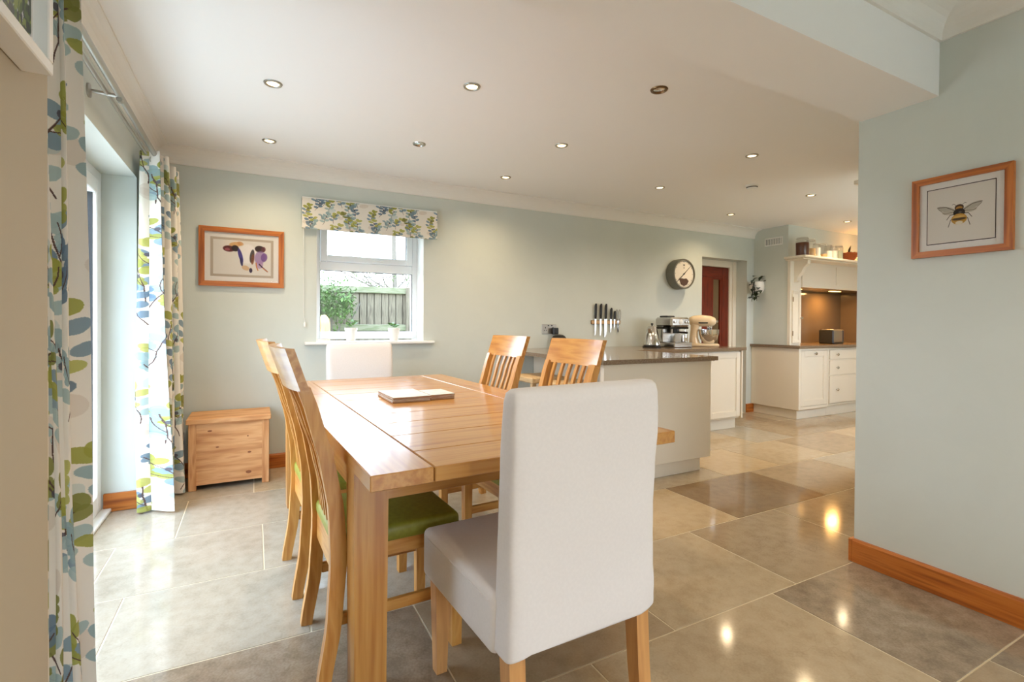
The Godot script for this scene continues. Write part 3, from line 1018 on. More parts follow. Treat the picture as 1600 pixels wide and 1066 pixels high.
func flower_art() -> ImageTexture:
	var im := Image.create(200, 260, false, Image.FORMAT_RGB8)
	var rng := RandomNumberGenerator.new()
	rng.seed = 21
	im.fill(rgb(196, 200, 204))
	for k in 900:
		var y := rng.randf_range(110, 260)
		ell(im, rng.randf() * 200, y, rng.randf_range(2, 6), rng.randf_range(4, 10), rng.randf() * 0.6, [rgb(40, 62, 24), rgb(78, 104, 34), rgb(132, 148, 58), rgb(24, 34, 18)][rng.randi() % 4])
	for k in 130:
		var x: float = [40.0, 78.0, 130.0, 165.0][rng.randi() % 4] + rng.randfn(0, 10)
		ell(im, x, rng.randf_range(20, 150), rng.randf_range(3, 7), rng.randf_range(3, 8), 0, [rgb(44, 48, 140), rgb(78, 84, 176), rgb(52, 40, 92), rgb(140, 120, 150)][rng.randi() % 4])
	return tex(im)

func build_pictures() -> void:
	framed("cow_picture", "oak-framed watercolour of a cow on the window wall", "skirt", 0.571, 0.443, 0.038, 0.022, Basis(), Vector3(-0.079, 1.639, ZB + 0.001), cow_art(), 0.036, rgb(232, 228, 222))
	var b := Basis(Vector3(0, 0, 1), Vector3(0, 1, 0), Vector3(-1, 0, 0))
	framed("bee_picture", "oak-framed drawing of a bumblebee with black border line", "skirt", 0.33, 0.341, 0.026, 0.02, b, Vector3(XR - 0.001, 1.618, -0.95), bee_art(), 0.026, rgb(236, 233, 228))
	# deep white box frame with flower photographs
	var t := thing("box_frame", "deep white box frame with bluebell photographs", "picture")
	t.transform = Transform3D(Basis(Vector3(0, 0, -1), Vector3(0, 1, 0), Vector3(1, 0, 0)), Vector3(-0.375, 1.86, -1.012))
	var w := 0.38; var h := 0.52; var d := 0.046; var f := 0.022
	var s := st()
	bx(s, -w / 2, h / 2 - f, 0.001, w / 2, h / 2, d, 0.002)
	put(s, "frame_rail", M.white, t)
	s = st()
	bx(s, -w / 2, -h / 2, 0.001, w / 2, -h / 2 + f, d, 0.002)
	put(s, "frame_rail", M.white, t)
	s = st()
	bx(s, -w / 2, -h / 2 + f, 0.001, -w / 2 + f, h / 2 - f, d, 0.002)
	put(s, "frame_stile", M.white, t)
	s = st()
	bx(s, w / 2 - f, -h / 2 + f, 0.001, w / 2, h / 2 - f, d, 0.002)
	put(s, "frame_stile", M.white, t)
	s = st()
	bx(s, -w / 2 + f, -h / 2 + f, 0.001, w / 2 - f, h / 2 - f, 0.024)
	put(s, "mount", M.white, t)
	for k in 2:
		s = st()
		var x0 := -w / 2 + f + 0.012 + k * 0.162
		var P := [Vector3(x0, -h / 2 + f + 0.005, 0.0255), Vector3(x0 + 0.15, -h / 2 + f + 0.005, 0.0255), Vector3(x0 + 0.15, h / 2 - f - 0.01, 0.0255), Vector3(x0, h / 2 - f - 0.01, 0.0255)]
		var uv := [Vector2(0.5 * k, 1), Vector2(0.5 + 0.5 * k, 1), Vector2(0.5 + 0.5 * k, 0), Vector2(0.5 * k, 0)]
		for o in [0, 2, 1, 0, 3, 2]:
			s.set_uv(uv[o]); s.add_vertex(P[o])
		if k == 0:
			M.flowers = mat(Color.WHITE, 0.4)
			M.flowers.albedo_texture = flower_art()
		put(s, "photograph", M.flowers, t)

# ------------------------------------------------------------------ dining furniture
func build_table() -> void:
	var th := deg_to_rad(2.6)
	var t := thing("dining_table", "large oak dining table with plank top and square legs", "table", Vector3(0.268, 0, -1.30), th)
	# local: x across 0..W, z 0..-L
	var W := 1.14; var L := 2.32; var y1 := 0.75; var y0 := 0.706; var b := 0.178; var g := 0.002
	var cuts := [0.0, 0.72, 1.0, 1.62, L]
	for sd in 2:
		for k in cuts.size() - 1:
			var s := st()
			var x0 := 0.0 if sd == 0 else W - b
			bx(s, x0, y0, -cuts[k + 1] + g * 0.3, x0 + b - g, y1, -cuts[k] - g * 0.3, 0.0025)
			put(s, "plank", M.table_z, t)
	var z := 0.0
	var widths := [0.19, 0.235, 0.225, 0.21, 0.24, 0.22, 0.235, 0.2, 0.22, 0.2, 0.145]
	for w in widths:
		var s := st()
		var z2: float = min(z + w, L)
		bx(s, b + 0.0015, y0, -z2 + g * 0.4, W - b - 0.0015, y1 - 0.0006, -z - g * 0.4, 0.003)
		put(s, "plank", M.table_x, t)
		z = z2
	var lw := 0.104
	var inset := 0.003
	for lx in [inset, W - inset - 0.07 - lw]:
		for lz in [-0.2, -L + 0.2 + lw]:
			var s := st()
			box_taper(s, Vector3(lx + lw / 2, 0, lz - lw / 2), lw, lw * 0.92, y0)
			put(s, "leg", M.table_y, t)
	for lx in [inset + 0.03, W - inset - 0.055 - 0.055]:
		var s := st()
		bx(s, lx, 0.6, -L + 0.2 + lw, lx + 0.024, y0, -0.2 - lw, 0.002)
		put(s, "apron", M.table_z, t)
	for lz in [-0.24, -L + 0.24]:
		var s := st()
		bx(s, inset + lw, 0.6, lz - 0.012, W - inset - 0.055 - lw, y0, lz + 0.012, 0.002)
		put(s, "apron", M.table_x, t)
	# place mats
	var rng := RandomNumberGenerator.new()
	rng.seed = 3
	M.mat_top = tri_mat(noise_tex(51, 0.02, 3, [[0.2, rgb(196, 208, 208)], [0.5, rgb(216, 222, 218)], [0.8, rgb(228, 228, 220)]], 256), Vector3.ONE * 3.0, 0.55)
	M.mat_back = mat(rgb(166, 118, 76), 0.8)
	for st_i in 2:
		for k in 5:
			var at := Vector3(0.70, 0.7505 + k * 0.0056, -2.57) if st_i == 0 else Vector3(0.873, 0.7505 + k * 0.0056, -2.545)
			var m := thing("place_mat", "pale printed place mat in the %s stack on the dining table" % ["larger", "smaller"][st_i], "place mat", at + Vector3(rng.randf_range(-0.003, 0.003), 0, rng.randf_range(-0.003, 0.003)), rng.randf_range(-0.02, 0.02) + 0.03, "stacked place mats on the table")
			var sx := 0.098 if st_i == 0 else 0.066
			var sz := 0.145 if st_i == 0 else 0.1
			var s := st()
			bx(s, -sx, 0.0036, -sz, sx, 0.0054, sz, 0.0006)
			put(s, "print", M.mat_top, m)
			s = st()
			bx(s, -sx, 0.0, -sz, sx, 0.0036, sz, 0.0006)
			put(s, "backing", M.mat_back, m)

func box_taper(s: SurfaceTool, base: Vector3, wt: float, wb: float, h: float) -> void:
	var q := []
	for e in [[wb / 2, base.y], [wt / 2, base.y + h]]:
		var a: float = e[0]
		q.append([Vector3(base.x - a, e[1], base.z - a), Vector3(base.x + a, e[1], base.z - a), Vector3(base.x + a, e[1], base.z + a), Vector3(base.x - a, e[1], base.z + a)])
	for k in 4:
		var k2 := (k + 1) % 4
		quad(s, q[0][k], q[0][k2], q[1][k2], q[1][k], (q[0][k] + q[0][k2]) * 0.5 - Vector3(base.x, q[0][k].y, base.z))
	quad(s, q[0][0], q[0][1], q[0][2], q[0][3], Vector3.DOWN)
	quad(s, q[1][0], q[1][1], q[1][2], q[1][3], Vector3.UP)

func back_z(y: float) -> float:
	# side profile of the chair back (front is +z)
	var ys := [0.0, 0.2, 0.4, 0.55, 0.7, 0.85, 0.97, 1.07]
	var zs := [-0.235, -0.203, -0.19, -0.197, -0.222, -0.262, -0.300, -0.335]
	for i in 7:
		if y <= ys[i + 1]:
			return lerpf(zs[i], zs[i + 1], smoothstep(0.0, 1.0, (y - ys[i]) / (ys[i + 1] - ys[i])) * 0.35 + 0.65 * (y - ys[i]) / (ys[i + 1] - ys[i]))
	return zs[7]

func make_oak_chair(label: String) -> Node3D:
	var t := thing("dining_chair", label, "chair", Vector3.ZERO, 0.0, "oak slat-back dining chairs at the table")
	var w := 0.42
	for sd in [-1.0, 1.0]:
		var s := st()
		var pts := []
		var th := []
		for k in 19:
			var y := 0.945 * k / 18.0
			pts.append(Vector3(sd * (w / 2 - 0.017), y, back_z(y)))
			th.append(lerpf(0.036, 0.05, 1.0 - absf(y - 0.42) / 0.55))
		bar(s, pts, Vector3(1, 0, 0), 0.034, th)
		put(s, "rear_leg", M.oak_y, t)
		s = st()
		box_taper(s, Vector3(sd * (w / 2 - 0.021), 0, 0.215), 0.043, 0.036, 0.43)
		put(s, "leg", M.oak_y, t)
		s = st()
		bx(s, sd * (w / 2 - 0.021) - 0.011, 0.375, -0.17, sd * (w / 2 - 0.021) + 0.011, 0.432, 0.194, 0.002)
		put(s, "seat_rail", M.oak_z, t)
		s = st()
		bx(s, sd * (w / 2 - 0.021) - 0.009, 0.185, -0.18, sd * (w / 2 - 0.021) + 0.009, 0.222, 0.194, 0.002)
		put(s, "stretcher", M.oak_z, t)
	var s := st()
	bx(s, -w / 2 + 0.042, 0.375, 0.204, w / 2 - 0.042, 0.432, 0.226, 0.002)
	put(s, "seat_rail", M.oak_x, t)
	s = st()
	bx(s, -w / 2 + 0.034, 0.33, -0.2, w / 2 - 0.034, 0.43, -0.178, 0.002)
	put(s, "seat_rail", M.oak_x, t)
	# bowed head rail
	s = st()
	var n := 14
	var prof := []
	for k in n + 1:
		var u := float(k) / n * 2.0 - 1.0
		prof.append(Vector3(u * (w / 2 + 0.004), 0, -0.03 * (1.0 - u * u)))
	for f in 2:
		sg += 1
		s.set_smooth_group(sg)
		for k in n:
			var o := 0.013 if f == 0 else -0.013
			var a: Vector3 = prof[k] + Vector3(0, 0.938, back_z(0.938) + o); var b: Vector3 = prof[k + 1] + Vector3(0, 0.938, back_z(0.938) + o)
			var c: Vector3 = prof[k + 1] + Vector3(0, 1.07, back_z(1.07) + o); var d: Vector3 = prof[k] + Vector3(0, 1.07, back_z(1.07) + o)
			quad(s, a, b, c, d, Vector3(0, 0, o))
	s.set_smooth_group(-1)
	for e in [[0.938, -1.0], [1.07, 1.0]]:
		for k in n:
			var y: float = e[0]
			var z := back_z(y)
			quad(s, prof[k] + Vector3(0, y, z - 0.013), prof[k + 1] + Vector3(0, y, z - 0.013), prof[k + 1] + Vector3(0, y, z + 0.013), prof[k] + Vector3(0, y, z + 0.013), Vector3(0, e[1], 0))
	for k in [0, n]:
		quad(s, prof[k] + Vector3(0, 0.938, back_z(0.938) - 0.013), prof[k] + Vector3(0, 0.938, back_z(0.938) + 0.013), prof[k] + Vector3(0, 1.07, back_z(1.07) + 0.013), prof[k] + Vector3(0, 1.07, back_z(1.07) - 0.013), Vector3(-1.0 if k == 0 else 1.0, 0, 0))
	put(s, "head_rail", M.oak_x, t)
	# slats follow the bow at the top and close up towards the foot
	for k in 6:
		var u := (k - 2.5) / 2.5
		s = st()
		var pts := []
		for j in 17:
			var y := lerpf(0.40, 0.945, j / 16.0)
			var f := (y - 0.40) / 0.545
			pts.append(Vector3(u * lerpf(0.125, 0.148, f), y, back_z(y) - 0.03 * (1.0 - u * u * 0.55) * f + 0.004))
		bar(s, pts, Vector3(1, 0, 0), 0.021, 0.013)
		put(s, "slat", M.oak_y, t)
	s = st()
	pillow(s, Vector3(0, 0.447, 0.012), Vector3(w - 0.006, 0.06, 0.43), 0.022, 4)
	put(s, "seat", M.leather, t)
	return t

func make_slip_chair(label: String, at: Vector3, turn: float) -> Node3D:
	# slip-covered chair: front is +z, origin on the floor below the seat centre
	var t := thing("slipcovered_chair", label, "chair", at, turn, "white slipcovered dining chairs")
	var s := st(true)
	# back: rounded slab leaning slightly, skirt hem below
	var rows := [[0.318, -0.235, 0.253, 0.044], [0.345, -0.235, 0.252, 0.046], [0.45, -0.232, 0.248, 0.048], [0.6, -0.236, 0.246, 0.046], [0.75, -0.243, 0.247, 0.043], [0.9, -0.252, 0.248, 0.04], [0.955, -0.256, 0.247, 0.038], [0.978, -0.257, 0.243, 0.032], [0.988, -0.258, 0.234, 0.02], [0.991, -0.258, 0.217, 0.006]]
	var rings := []
	var nn := noise(61, 2.2, 4)
	var fine := []
	for i in rows.size() - 1:
		var steps := 5 if i < 6 else 1
		for q in steps:
			var rr := []
			for c in 4:
				rr.append(lerpf(rows[i][c], rows[i + 1][c], float(q) / steps))
			fine.append(rr)
	fine.append(rows[rows.size() - 1])
	rows = fine
	for r in rows:
		var ring := []
		var hw: float = r[2]; var hd: float = r[3]
		var m := 40
		for k in m:
			# walk round a rounded rectangle
			var a := TAU * k / m + 0.0001
			var c := cos(a); var d := sin(a)
			var p := 0.16
			var x := signf(c) * pow(absf(c), p) * hw
			var z := signf(d) * pow(absf(d), p * 2.4) * hd
			var wv := nn.get_noise_3d(x * 2.2 + float(r[0]) * 1.1, float(r[0]) * 1.0 - x * 0.6, z) * 0.009
			ring.append(Vector3(x, float(r[0]) + (0.012 * sin(x * 14.0) + 0.012 * absf(x) / hw if r[0] < 0.33 else 0.0), float(r[1]) + z + wv * signf(d)))
		rings.append(ring)
	s.set_smooth_group(700)
	for i in rings.size() - 1:
		for k in 40:
			var k2 := (k + 1) % 40
			var mid: Vector3 = (rings[i][k] + rings[i + 1][k2]) * 0.5
			quad(s, rings[i][k], rings[i][k2], rings[i + 1][k2], rings[i + 1][k], Vector3(mid.x * 0.3, 0.05 if i > rings.size() - 5 else 0.0, mid.z + 0.245))
	for k in 40:
		tri(s, rings[rings.size() - 1][k], rings[rings.size() - 1][(k + 1) % 40], Vector3(0, 0.992, -0.258), Vector3.UP)
		tri(s, rings[0][k], rings[0][(k + 1) % 40], Vector3(0, 0.33, -0.235), Vector3.DOWN)
	put(s, "back_cover", M.cotton, t)
	s = st(true)
	pillow(s, Vector3(0, 0.385, 0.035), Vector3(0.52, 0.16, 0.49), 0.022, 5)
	put(s, "seat_cover", M.cotton, t)
	# seam piping
	s = st()
	tube(s, [Vector3(-0.2595, 0.444, -0.19), Vector3(-0.2595, 0.444, 0.255), Vector3(-0.238, 0.444, 0.279), Vector3(0.238, 0.444, 0.279), Vector3(0.2595, 0.444, 0.255), Vector3(0.2595, 0.444, -0.19)], 0.0025, 6)
	put(s, "seam", M.cotton, t)
	for sd in [-1.0, 1.0]:
		s = st()
		box_taper(s, Vector3(sd * 0.218, 0, 0.222), 0.052, 0.036, 0.33)
		put(s, "leg", M.beech_y, t)
		s = st()
		var pts := [Vector3(sd * 0.215, 0, -0.262), Vector3(sd * 0.215, 0.15, -0.244), Vector3(sd * 0.215, 0.32, -0.232)]
		bar(s, pts, Vector3(1, 0, 0), 0.046, [0.04, 0.045, 0.05])
		put(s, "rear_leg", M.beech_y, t)
	return t

func build_dining() -> void:
	build_table()
	var c := make_oak_chair("oak slat-back chair with green seat, patio-door side, close to the beam end of the table")
	c.position = Vector3(0.42, 0, -1.835); c.rotation.y = PI / 2 + 0.04
	dup(c, Vector3(0.385, 0, -2.43), PI / 2 + 0.05, "oak slat-back chair with green seat, patio-door side, close to the pine chest")
	dup(c, Vector3(1.178, 0, -2.12), -PI / 2 + 0.06, "oak slat-back chair on the kitchen side of the table, nearer the boxed beam")
	dup(c, Vector3(1.15, 0, -2.83), -PI / 2 + 0.06, "oak slat-back chair on the kitchen side of the table, nearer the window wall")
	make_slip_chair("white slipcovered chair at the beam end of the dining table", Vector3(0.778, 0, -1.335), PI + 0.06)
	make_slip_chair("white slipcovered chair at the window end of the dining table", Vector3(0.735, -0.0, -3.66), 0.04)

func build_chest() -> void:
	var t := thing("blanket_chest", "knotty pine plank chest with lid under the cow picture", "chest", Vector3(-0.148, 0, -4.1))
	# local: front +z
	var w := 0.245; var d := 0.165; var h := 0.455
	var n := 6
	for k in n:
		var s := st()
		var y0 := 0.035 + k * (h - 0.035) / n
		var y1 := 0.035 + (k + 1) * (h - 0.035) / n - 0.0003
		bx(s, -w + 0.045, y0, d - 0.022, w - 0.045, y1, d - 0.004, 0.0004)
		put(s, "plank", M.pine_x, t)
		for sd in [-1.0, 1.0]:
			s = st()
			bx(s, sd * w - 0.02 * (1 if sd > 0 else 0) , y0, -d + 0.045, sd * w + 0.02 * (1 if sd < 0 else 0), y1, d - 0.045, 0.002)
			put(s, "plank", M.pine_z, t)
	var s2 := st()
	bx(s2, -w + 0.045, 0.035, -d, w - 0.045, h, -d + 0.018)
	put(s2, "back_panel", M.pine_x, t)
	for sx in [-1.0, 1.0]:
		for sz in [-1.0, 1.0]:
			s2 = st()
			bx(s2, sx * w - (0.046 if sx > 0 else 0.0), 0, sz * d - (0.046 if sz > 0 else 0.0), sx * w + (0.0 if sx > 0 else 0.046), h, sz * d + (0.0 if sz > 0 else 0.046), 0.003)
			put(s2, "post", M.pine_y, t)
	s2 = st()
	bx(s2, -w - 0.012, h, -d - 0.002, w + 0.012, h + 0.034, d + 0.02, 0.004)
	put(s2, "lid", M.pine_x, t)
	M.knot = mat(rgb(140, 84, 48), 0.6)
	for q in [[-0.12, 0.40, 0.014, 0.006], [0.11, 0.345, 0.005, 0.005], [-0.075, 0.285, 0.01, 0.005], [0.12, 0.23, 0.012, 0.007], [0.115, 0.09, 0.018, 0.011]]:
		s2 = st()
		var poly := PackedVector2Array()
		for k in 14:
			poly.append(Vector2(q[0] + cos(TAU * k / 14) * q[2], q[1] + sin(TAU * k / 14) * q[3]))
		prism(s2, poly, d - 0.0045, d - 0.0035)
		put(s2, "knot", M.knot, t)

# ------------------------------------------------------------------ kitchen
# painted frame-and-panel front on plane z=0, local x 0..w, y 0..h
func shaker(s: SurfaceTool, x0: float, y0: float, x1: float, y1: float, z: float, fw := 0.062, rec := 0.009) -> void:
	bx(s, x0, y0, z, x0 + fw, y1, z + 0.02, 0.002)
	bx(s, x1 - fw, y0, z, x1, y1, z + 0.02, 0.002)
	bx(s, x0 + fw, y0, z, x1 - fw, y0 + fw, z + 0.02, 0.002)
	bx(s, x0 + fw, y1 - fw, z, x1 - fw, y1, z + 0.02, 0.002)
	bx(s, x0 + fw, y0 + fw, z, x1 - fw, y1 - fw, z + 0.02 - rec)
	for q in [[x0 + fw, y0 + fw, x0 + fw + 0.008, y1 - fw], [x1 - fw - 0.008, y0 + fw, x1 - fw, y1 - fw], [x0 + fw, y0 + fw, x1 - fw, y0 + fw + 0.008], [x0 + fw, y1 - fw - 0.008, x1 - fw, y1 - fw]]:
		bx(s, q[0], q[1], z + 0.005, q[2], q[3], z + 0.015, 0.002)

func knob(parent: Node, at: Vector3) -> void:
	var s := st()
	lathe(s, [Vector2(0.007, 0), Vector2(0.007, 0.012), Vector2(0.015, 0.016), Vector2(0.018, 0.023), Vector2(0.013, 0.031), Vector2(0, 0.033)], at, 18, Basis(Vector3(1, 0, 0), Vector3(0, 0, 1), Vector3(0, -1, 0)))
	put(s, "knob", M.steel, parent)

func build_peninsula() -> void:
	# peninsula running from the window wall into the room
	var t := thing("peninsula_unit", "cream painted peninsula with plain end panel", "cabinet", Vector3(0, 0, 0))
	var s := st()
	bx(s, 2.13, 0.115, -2.74, 3.185, 0.868, -2.70, 0.002)
	put(s, "end_panel", M.paint, t)
	s = st()
	bx(s, 2.5, 0.115, -3.68, 3.185, 0.868, -2.741)
	put(s, "body", M.paint, t)
	s = st()
	bx(s, 2.16, 0.0, -2.79, 3.13, 0.113, -2.752, 0.002)
	bx(s, 3.11, 0.0, -3.68, 3.13, 0.113, -2.792, 0.002)
	put(s, "plinth", M.paint, t)
	# units along the window wall
	var u := thing("base_unit", "cream painted base unit ending beside the doorway", "cabinet")
	s = st()
	bx(s, 2.5, 0.115, -4.295, 4.8, 0.868, -3.685)
	put(s, "body", M.paint, u)
	s = st()
	bx(s, 4.8, 0.115, -4.295, 4.82, 0.868, -3.655, 0.002)
	put(s, "end_panel", M.paint, u)
	s = st()
	bx(s, 3.14, 0.0, -3.735, 4.775, 0.113, -3.715, 0.002)
	bx(s, 4.755, 0.0, -4.295, 4.775, 0.113, -3.736, 0.002)
	put(s, "plinth", M.paint, u)
	for q in [[3.24, 3.765], [3.775, 4.275], [4.285, 4.79]]:
		s = st()
		shaker(s, q[0], 0.135, q[1], 0.85, -3.685)
		var dr := put(s, "door", M.paint, u)
		knob(dr, Vector3(q[0] + 0.05, 0.78, -3.665))
	# worktop (one continuous slab)
	var wt := thing("worktop", "polished brown-grey stone worktop on the peninsula and window-wall units", "worktop")
	s = st()
	var poly := PackedVector2Array([Vector2(2.105, 2.675), Vector2(3.235, 2.675), Vector2(3.235, 3.63), Vector2(4.845, 3.63), Vector2(4.845, 4.302), Vector2(2.105, 4.302)])
	prism(s, poly, 0.87, 0.902, Transform3D(Basis(Vector3(1, 0, 0), Vector3(0, 0, -1), Vector3(0, 1, 0)), Vector3.ZERO))
	put(s, "slab", M.worktop, wt)
	# stools tucked under the overhang
	var stl: Node3D = null
	for k in 2:
		var at := Vector3(2.17, 0, -3.1 - k * 0.55)
		if k == 0:
			stl = thing("bar_stool", "pale wooden bar stool under the worktop overhang, by the end panel", "stool", at, 0.0, "wooden bar stools")
			s = st()
			bx(s, -0.17, 0.66, -0.19, 0.17, 0.705, 0.19, 0.008)
			put(s, "seat", M.ash_z, stl)
			for sx in [-1.0, 1.0]:
				for sz in [-1.0, 1.0]:
					s = st()
					bar(s, [Vector3(sx * 0.19, 0, sz * 0.2), Vector3(sx * 0.135, 0.66, sz * 0.15)], Vector3(1, 0, 0), 0.036, 0.036)
					put(s, "leg", M.ash_y, stl)
			for sz in [-1.0, 1.0]:
				s = st()
				bx(s, -0.155, 0.24, sz * 0.18 - 0.012, 0.155, 0.27, sz * 0.18 + 0.012, 0.003)
				put(s, "stretcher", M.ash_x, stl)
			for sx in [-1.0, 1.0]:
				s = st()
				bx(s, sx * 0.16 - 0.012, 0.3, -0.17, sx * 0.16 + 0.012, 0.33, 0.17, 0.003)
				put(s, "stretcher", M.ash_z, stl)
		else:
			dup(stl, at, 0.0, "pale wooden bar stool under the worktop overhang, by the window wall")

func build_appliances() -> void:
	var y := 0.902
	# kettle
	var t := thing("kettle", "polished steel cone kettle on a black base", "kettle", Vector3(3.80, y, -4.0), 0.5)
	var s := st()
	lathe(s, [Vector2(0, 0), Vector2(0.098, 0), Vector2(0.1, 0.012), Vector2(0.09, 0.02), Vector2(0, 0.02)], Vector3.ZERO, 28)
	put(s, "base", M.black, t)
	s = st()
	lathe(s, [Vector2(0.085, 0.021), Vector2(0.09, 0.03), Vector2(0.05, 0.215), Vector2(0.04, 0.228), Vector2(0.0, 0.232)], Vector3.ZERO, 32)
	put(s, "body", M.chrome, t)
	s = st()
	lathe(s, [Vector2(0.0, 0.262), Vector2(0.012, 0.26), Vector2(0.014, 0.248), Vector2(0.006, 0.24), Vector2(0.006, 0.231)], Vector3.ZERO, 14)
	put(s, "lid_knob", M.black, t)
	s = st()
	tube(s, [Vector3(0.04, 0.215, 0), Vector3(0.085, 0.222, 0), Vector3(0.118, 0.19, 0), Vector3(0.122, 0.11, 0), Vector3(0.098, 0.05, 0), Vector3(0.08, 0.05, 0)], [0.01, 0.011, 0.012, 0.012, 0.011, 0.009], 10)
	put(s, "handle", M.black, t)
	s = st()
	bar(s, [Vector3(-0.05, 0.17, 0), Vector3(-0.078, 0.195, 0), Vector3(-0.09, 0.202, 0)], Vector3(0, 0, 1), 0.034, [0.04, 0.02, 0.006])
	put(s, "spout", M.chrome, t)
	# espresso machine
	t = thing("coffee_machine", "steel espresso machine with black group head and dials", "coffee machine", Vector3(4.09, y, -3.99))
	s = st()
	bx(s, -0.135, 0.0, -0.13, 0.135, 0.055, 0.16, 0.008)
	put(s, "drip_tray", M.steel, t)
	s = st()
	bx(s, -0.135, 0.055, -0.13, 0.135, 0.225, -0.01, 0.004)
	put(s, "column", M.steel, t)
	s = st()
	bx(s, -0.14, 0.222, -0.13, 0.14, 0.325, 0.12, 0.02)
	put(s, "head", M.steel, t)
	s = st()
	bx(s, -0.139, 0.2, -0.12, 0.139, 0.2235, 0.10, 0.004)
	put(s, "under_panel", M.black_gloss, t)
	s = st()
	lathe(s, [Vector2(0, 0), Vector2(0.034, 0), Vector2(0.034, 0.05), Vector2(0, 0.05)], Vector3(0.0, 0.152, 0.05), 20)
	tube(s, [Vector3(0, 0.165, 0.075), Vector3(0.01, 0.16, 0.2)], [0.009, 0.012], 10)
	put(s, "portafilter", M.black, t)
	s = st()
	lathe(s, [Vector2(0, 0), Vector2(0.028, 0), Vector2(0.028, 0.006), Vector2(0.02, 0.012), Vector2(0, 0.013)], Vector3(0.0, 0.275, 0.12), 22, Basis(Vector3(1, 0, 0), Vector3(0, 0, 1), Vector3(0, -1, 0)))
	put(s, "pressure_dial", M.white, t)
	for x in [-0.09, 0.075, 0.11]:
		s = st()
		lathe(s, [Vector2(0, 0), Vector2(0.014, 0), Vector2(0.013, 0.014), Vector2(0, 0.015)], Vector3(x, 0.275, 0.12), 16, Basis(Vector3(1, 0, 0), Vector3(0, 0, 1), Vector3(0, -1, 0)))
		put(s, "button", M.chrome, t)
	s = st()
	tube(s, [Vector3(0.115, 0.22, 0.06), Vector3(0.122, 0.15, 0.075), Vector3(0.126, 0.085, 0.085)], 0.005, 8)
	put(s, "steam_wand", M.chrome, t)
	s = st()
	bx(s, -0.1, 0.325, -0.1, 0.02, 0.345, 0.02, 0.008)
	put(s, "bean_lid", M.black, t)
	s = st()
	lathe(s, [Vector2(0, 0.0), Vector2(0.035, 0.0), Vector2(0.038, 0.01), Vector2(0.032, 0.075), Vector2(0.03, 0.075), Vector2(0.035, 0.012), Vector2(0, 0.006)], Vector3(0.085, 0.056, 0.09), 20)
	put(s, "milk_jug", M.chrome, t)
	# stand mixer
	t = thing("stand_mixer", "cream stand mixer with polished steel bowl", "mixer", Vector3(4.5, y, -3.95), -0.75)
	M.cream_gloss = mat(rgb(232, 206, 168), 0.15)
	s = st()
	pillow(s, Vector3(0.03, 0.018, 0), Vector3(0.3, 0.036, 0.17), 0.016, 4)
	put(s, "foot", M.cream_gloss, t)
	s = st()
	tube(s, [Vector3(-0.075, 0.02, 0), Vector3(-0.085, 0.1, 0), Vector3(-0.08, 0.18, 0), Vector3(-0.07, 0.25, 0)], [0.062, 0.046, 0.042, 0.05], 20)
	put(s, "column", M.cream_gloss, t)
	s = st()
	tube(s, [Vector3(-0.14, 0.285, 0), Vector3(-0.13, 0.287, 0), Vector3(-0.09, 0.29, 0), Vector3(0.0, 0.292, 0), Vector3(0.09, 0.288, 0), Vector3(0.135, 0.282, 0), Vector3(0.15, 0.28, 0)], [0.02, 0.042, 0.06, 0.066, 0.06, 0.045, 0.02], 22)
	put(s, "motor_head", M.cream_gloss, t)
	s = st()
	tube(s, [Vector3(0.15, 0.28, 0), Vector3(0.172, 0.278, 0)], 0.018, 16)
	tube(s, [Vector3(0.085, 0.235, 0), Vector3(0.085, 0.19, 0)], [0.03, 0.024], 16)
	put(s, "hub", M.chrome, t)
	s = st()
	lathe(s, [Vector2(0.0, 0.04), Vector2(0.055, 0.04), Vector2(0.06, 0.05), Vector2(0.092, 0.085), Vector2(0.108, 0.15), Vector2(0.11, 0.195), Vector2(0.106, 0.195), Vector2(0.103, 0.15), Vector2(0.088, 0.09), Vector2(0, 0.05)], Vector3(0.075, 0, 0), 30)
	put(s, "bowl", M.chrome, t)
	s = st()
	bx(s, -0.04, 0.262, 0.05, 0.06, 0.276, 0.068, 0.004)
	put(s, "trim_band", M.black, t)
	# low black dome speaker
	t = thing("speaker", "black dome speaker beside the wall socket", "speaker", Vector3(2.72, y, -4.17))
	s = st()
	lathe(s, [Vector2(0, 0), Vector2(0.075, 0.0), Vector2(0.09, 0.04), Vector2(0.086, 0.085), Vector2(0.06, 0.125), Vector2(0.03, 0.14), Vector2(0, 0.143)], Vector3.ZERO, 30)
	put(s, "shell", M.black, t)
	s = st()
	lathe(s, [Vector2(0.04, 0.1375), Vector2(0.043, 0.1385), Vector2(0.046, 0.1355)], Vector3.ZERO, 30)
	put(s, "ring", M.satin, t)

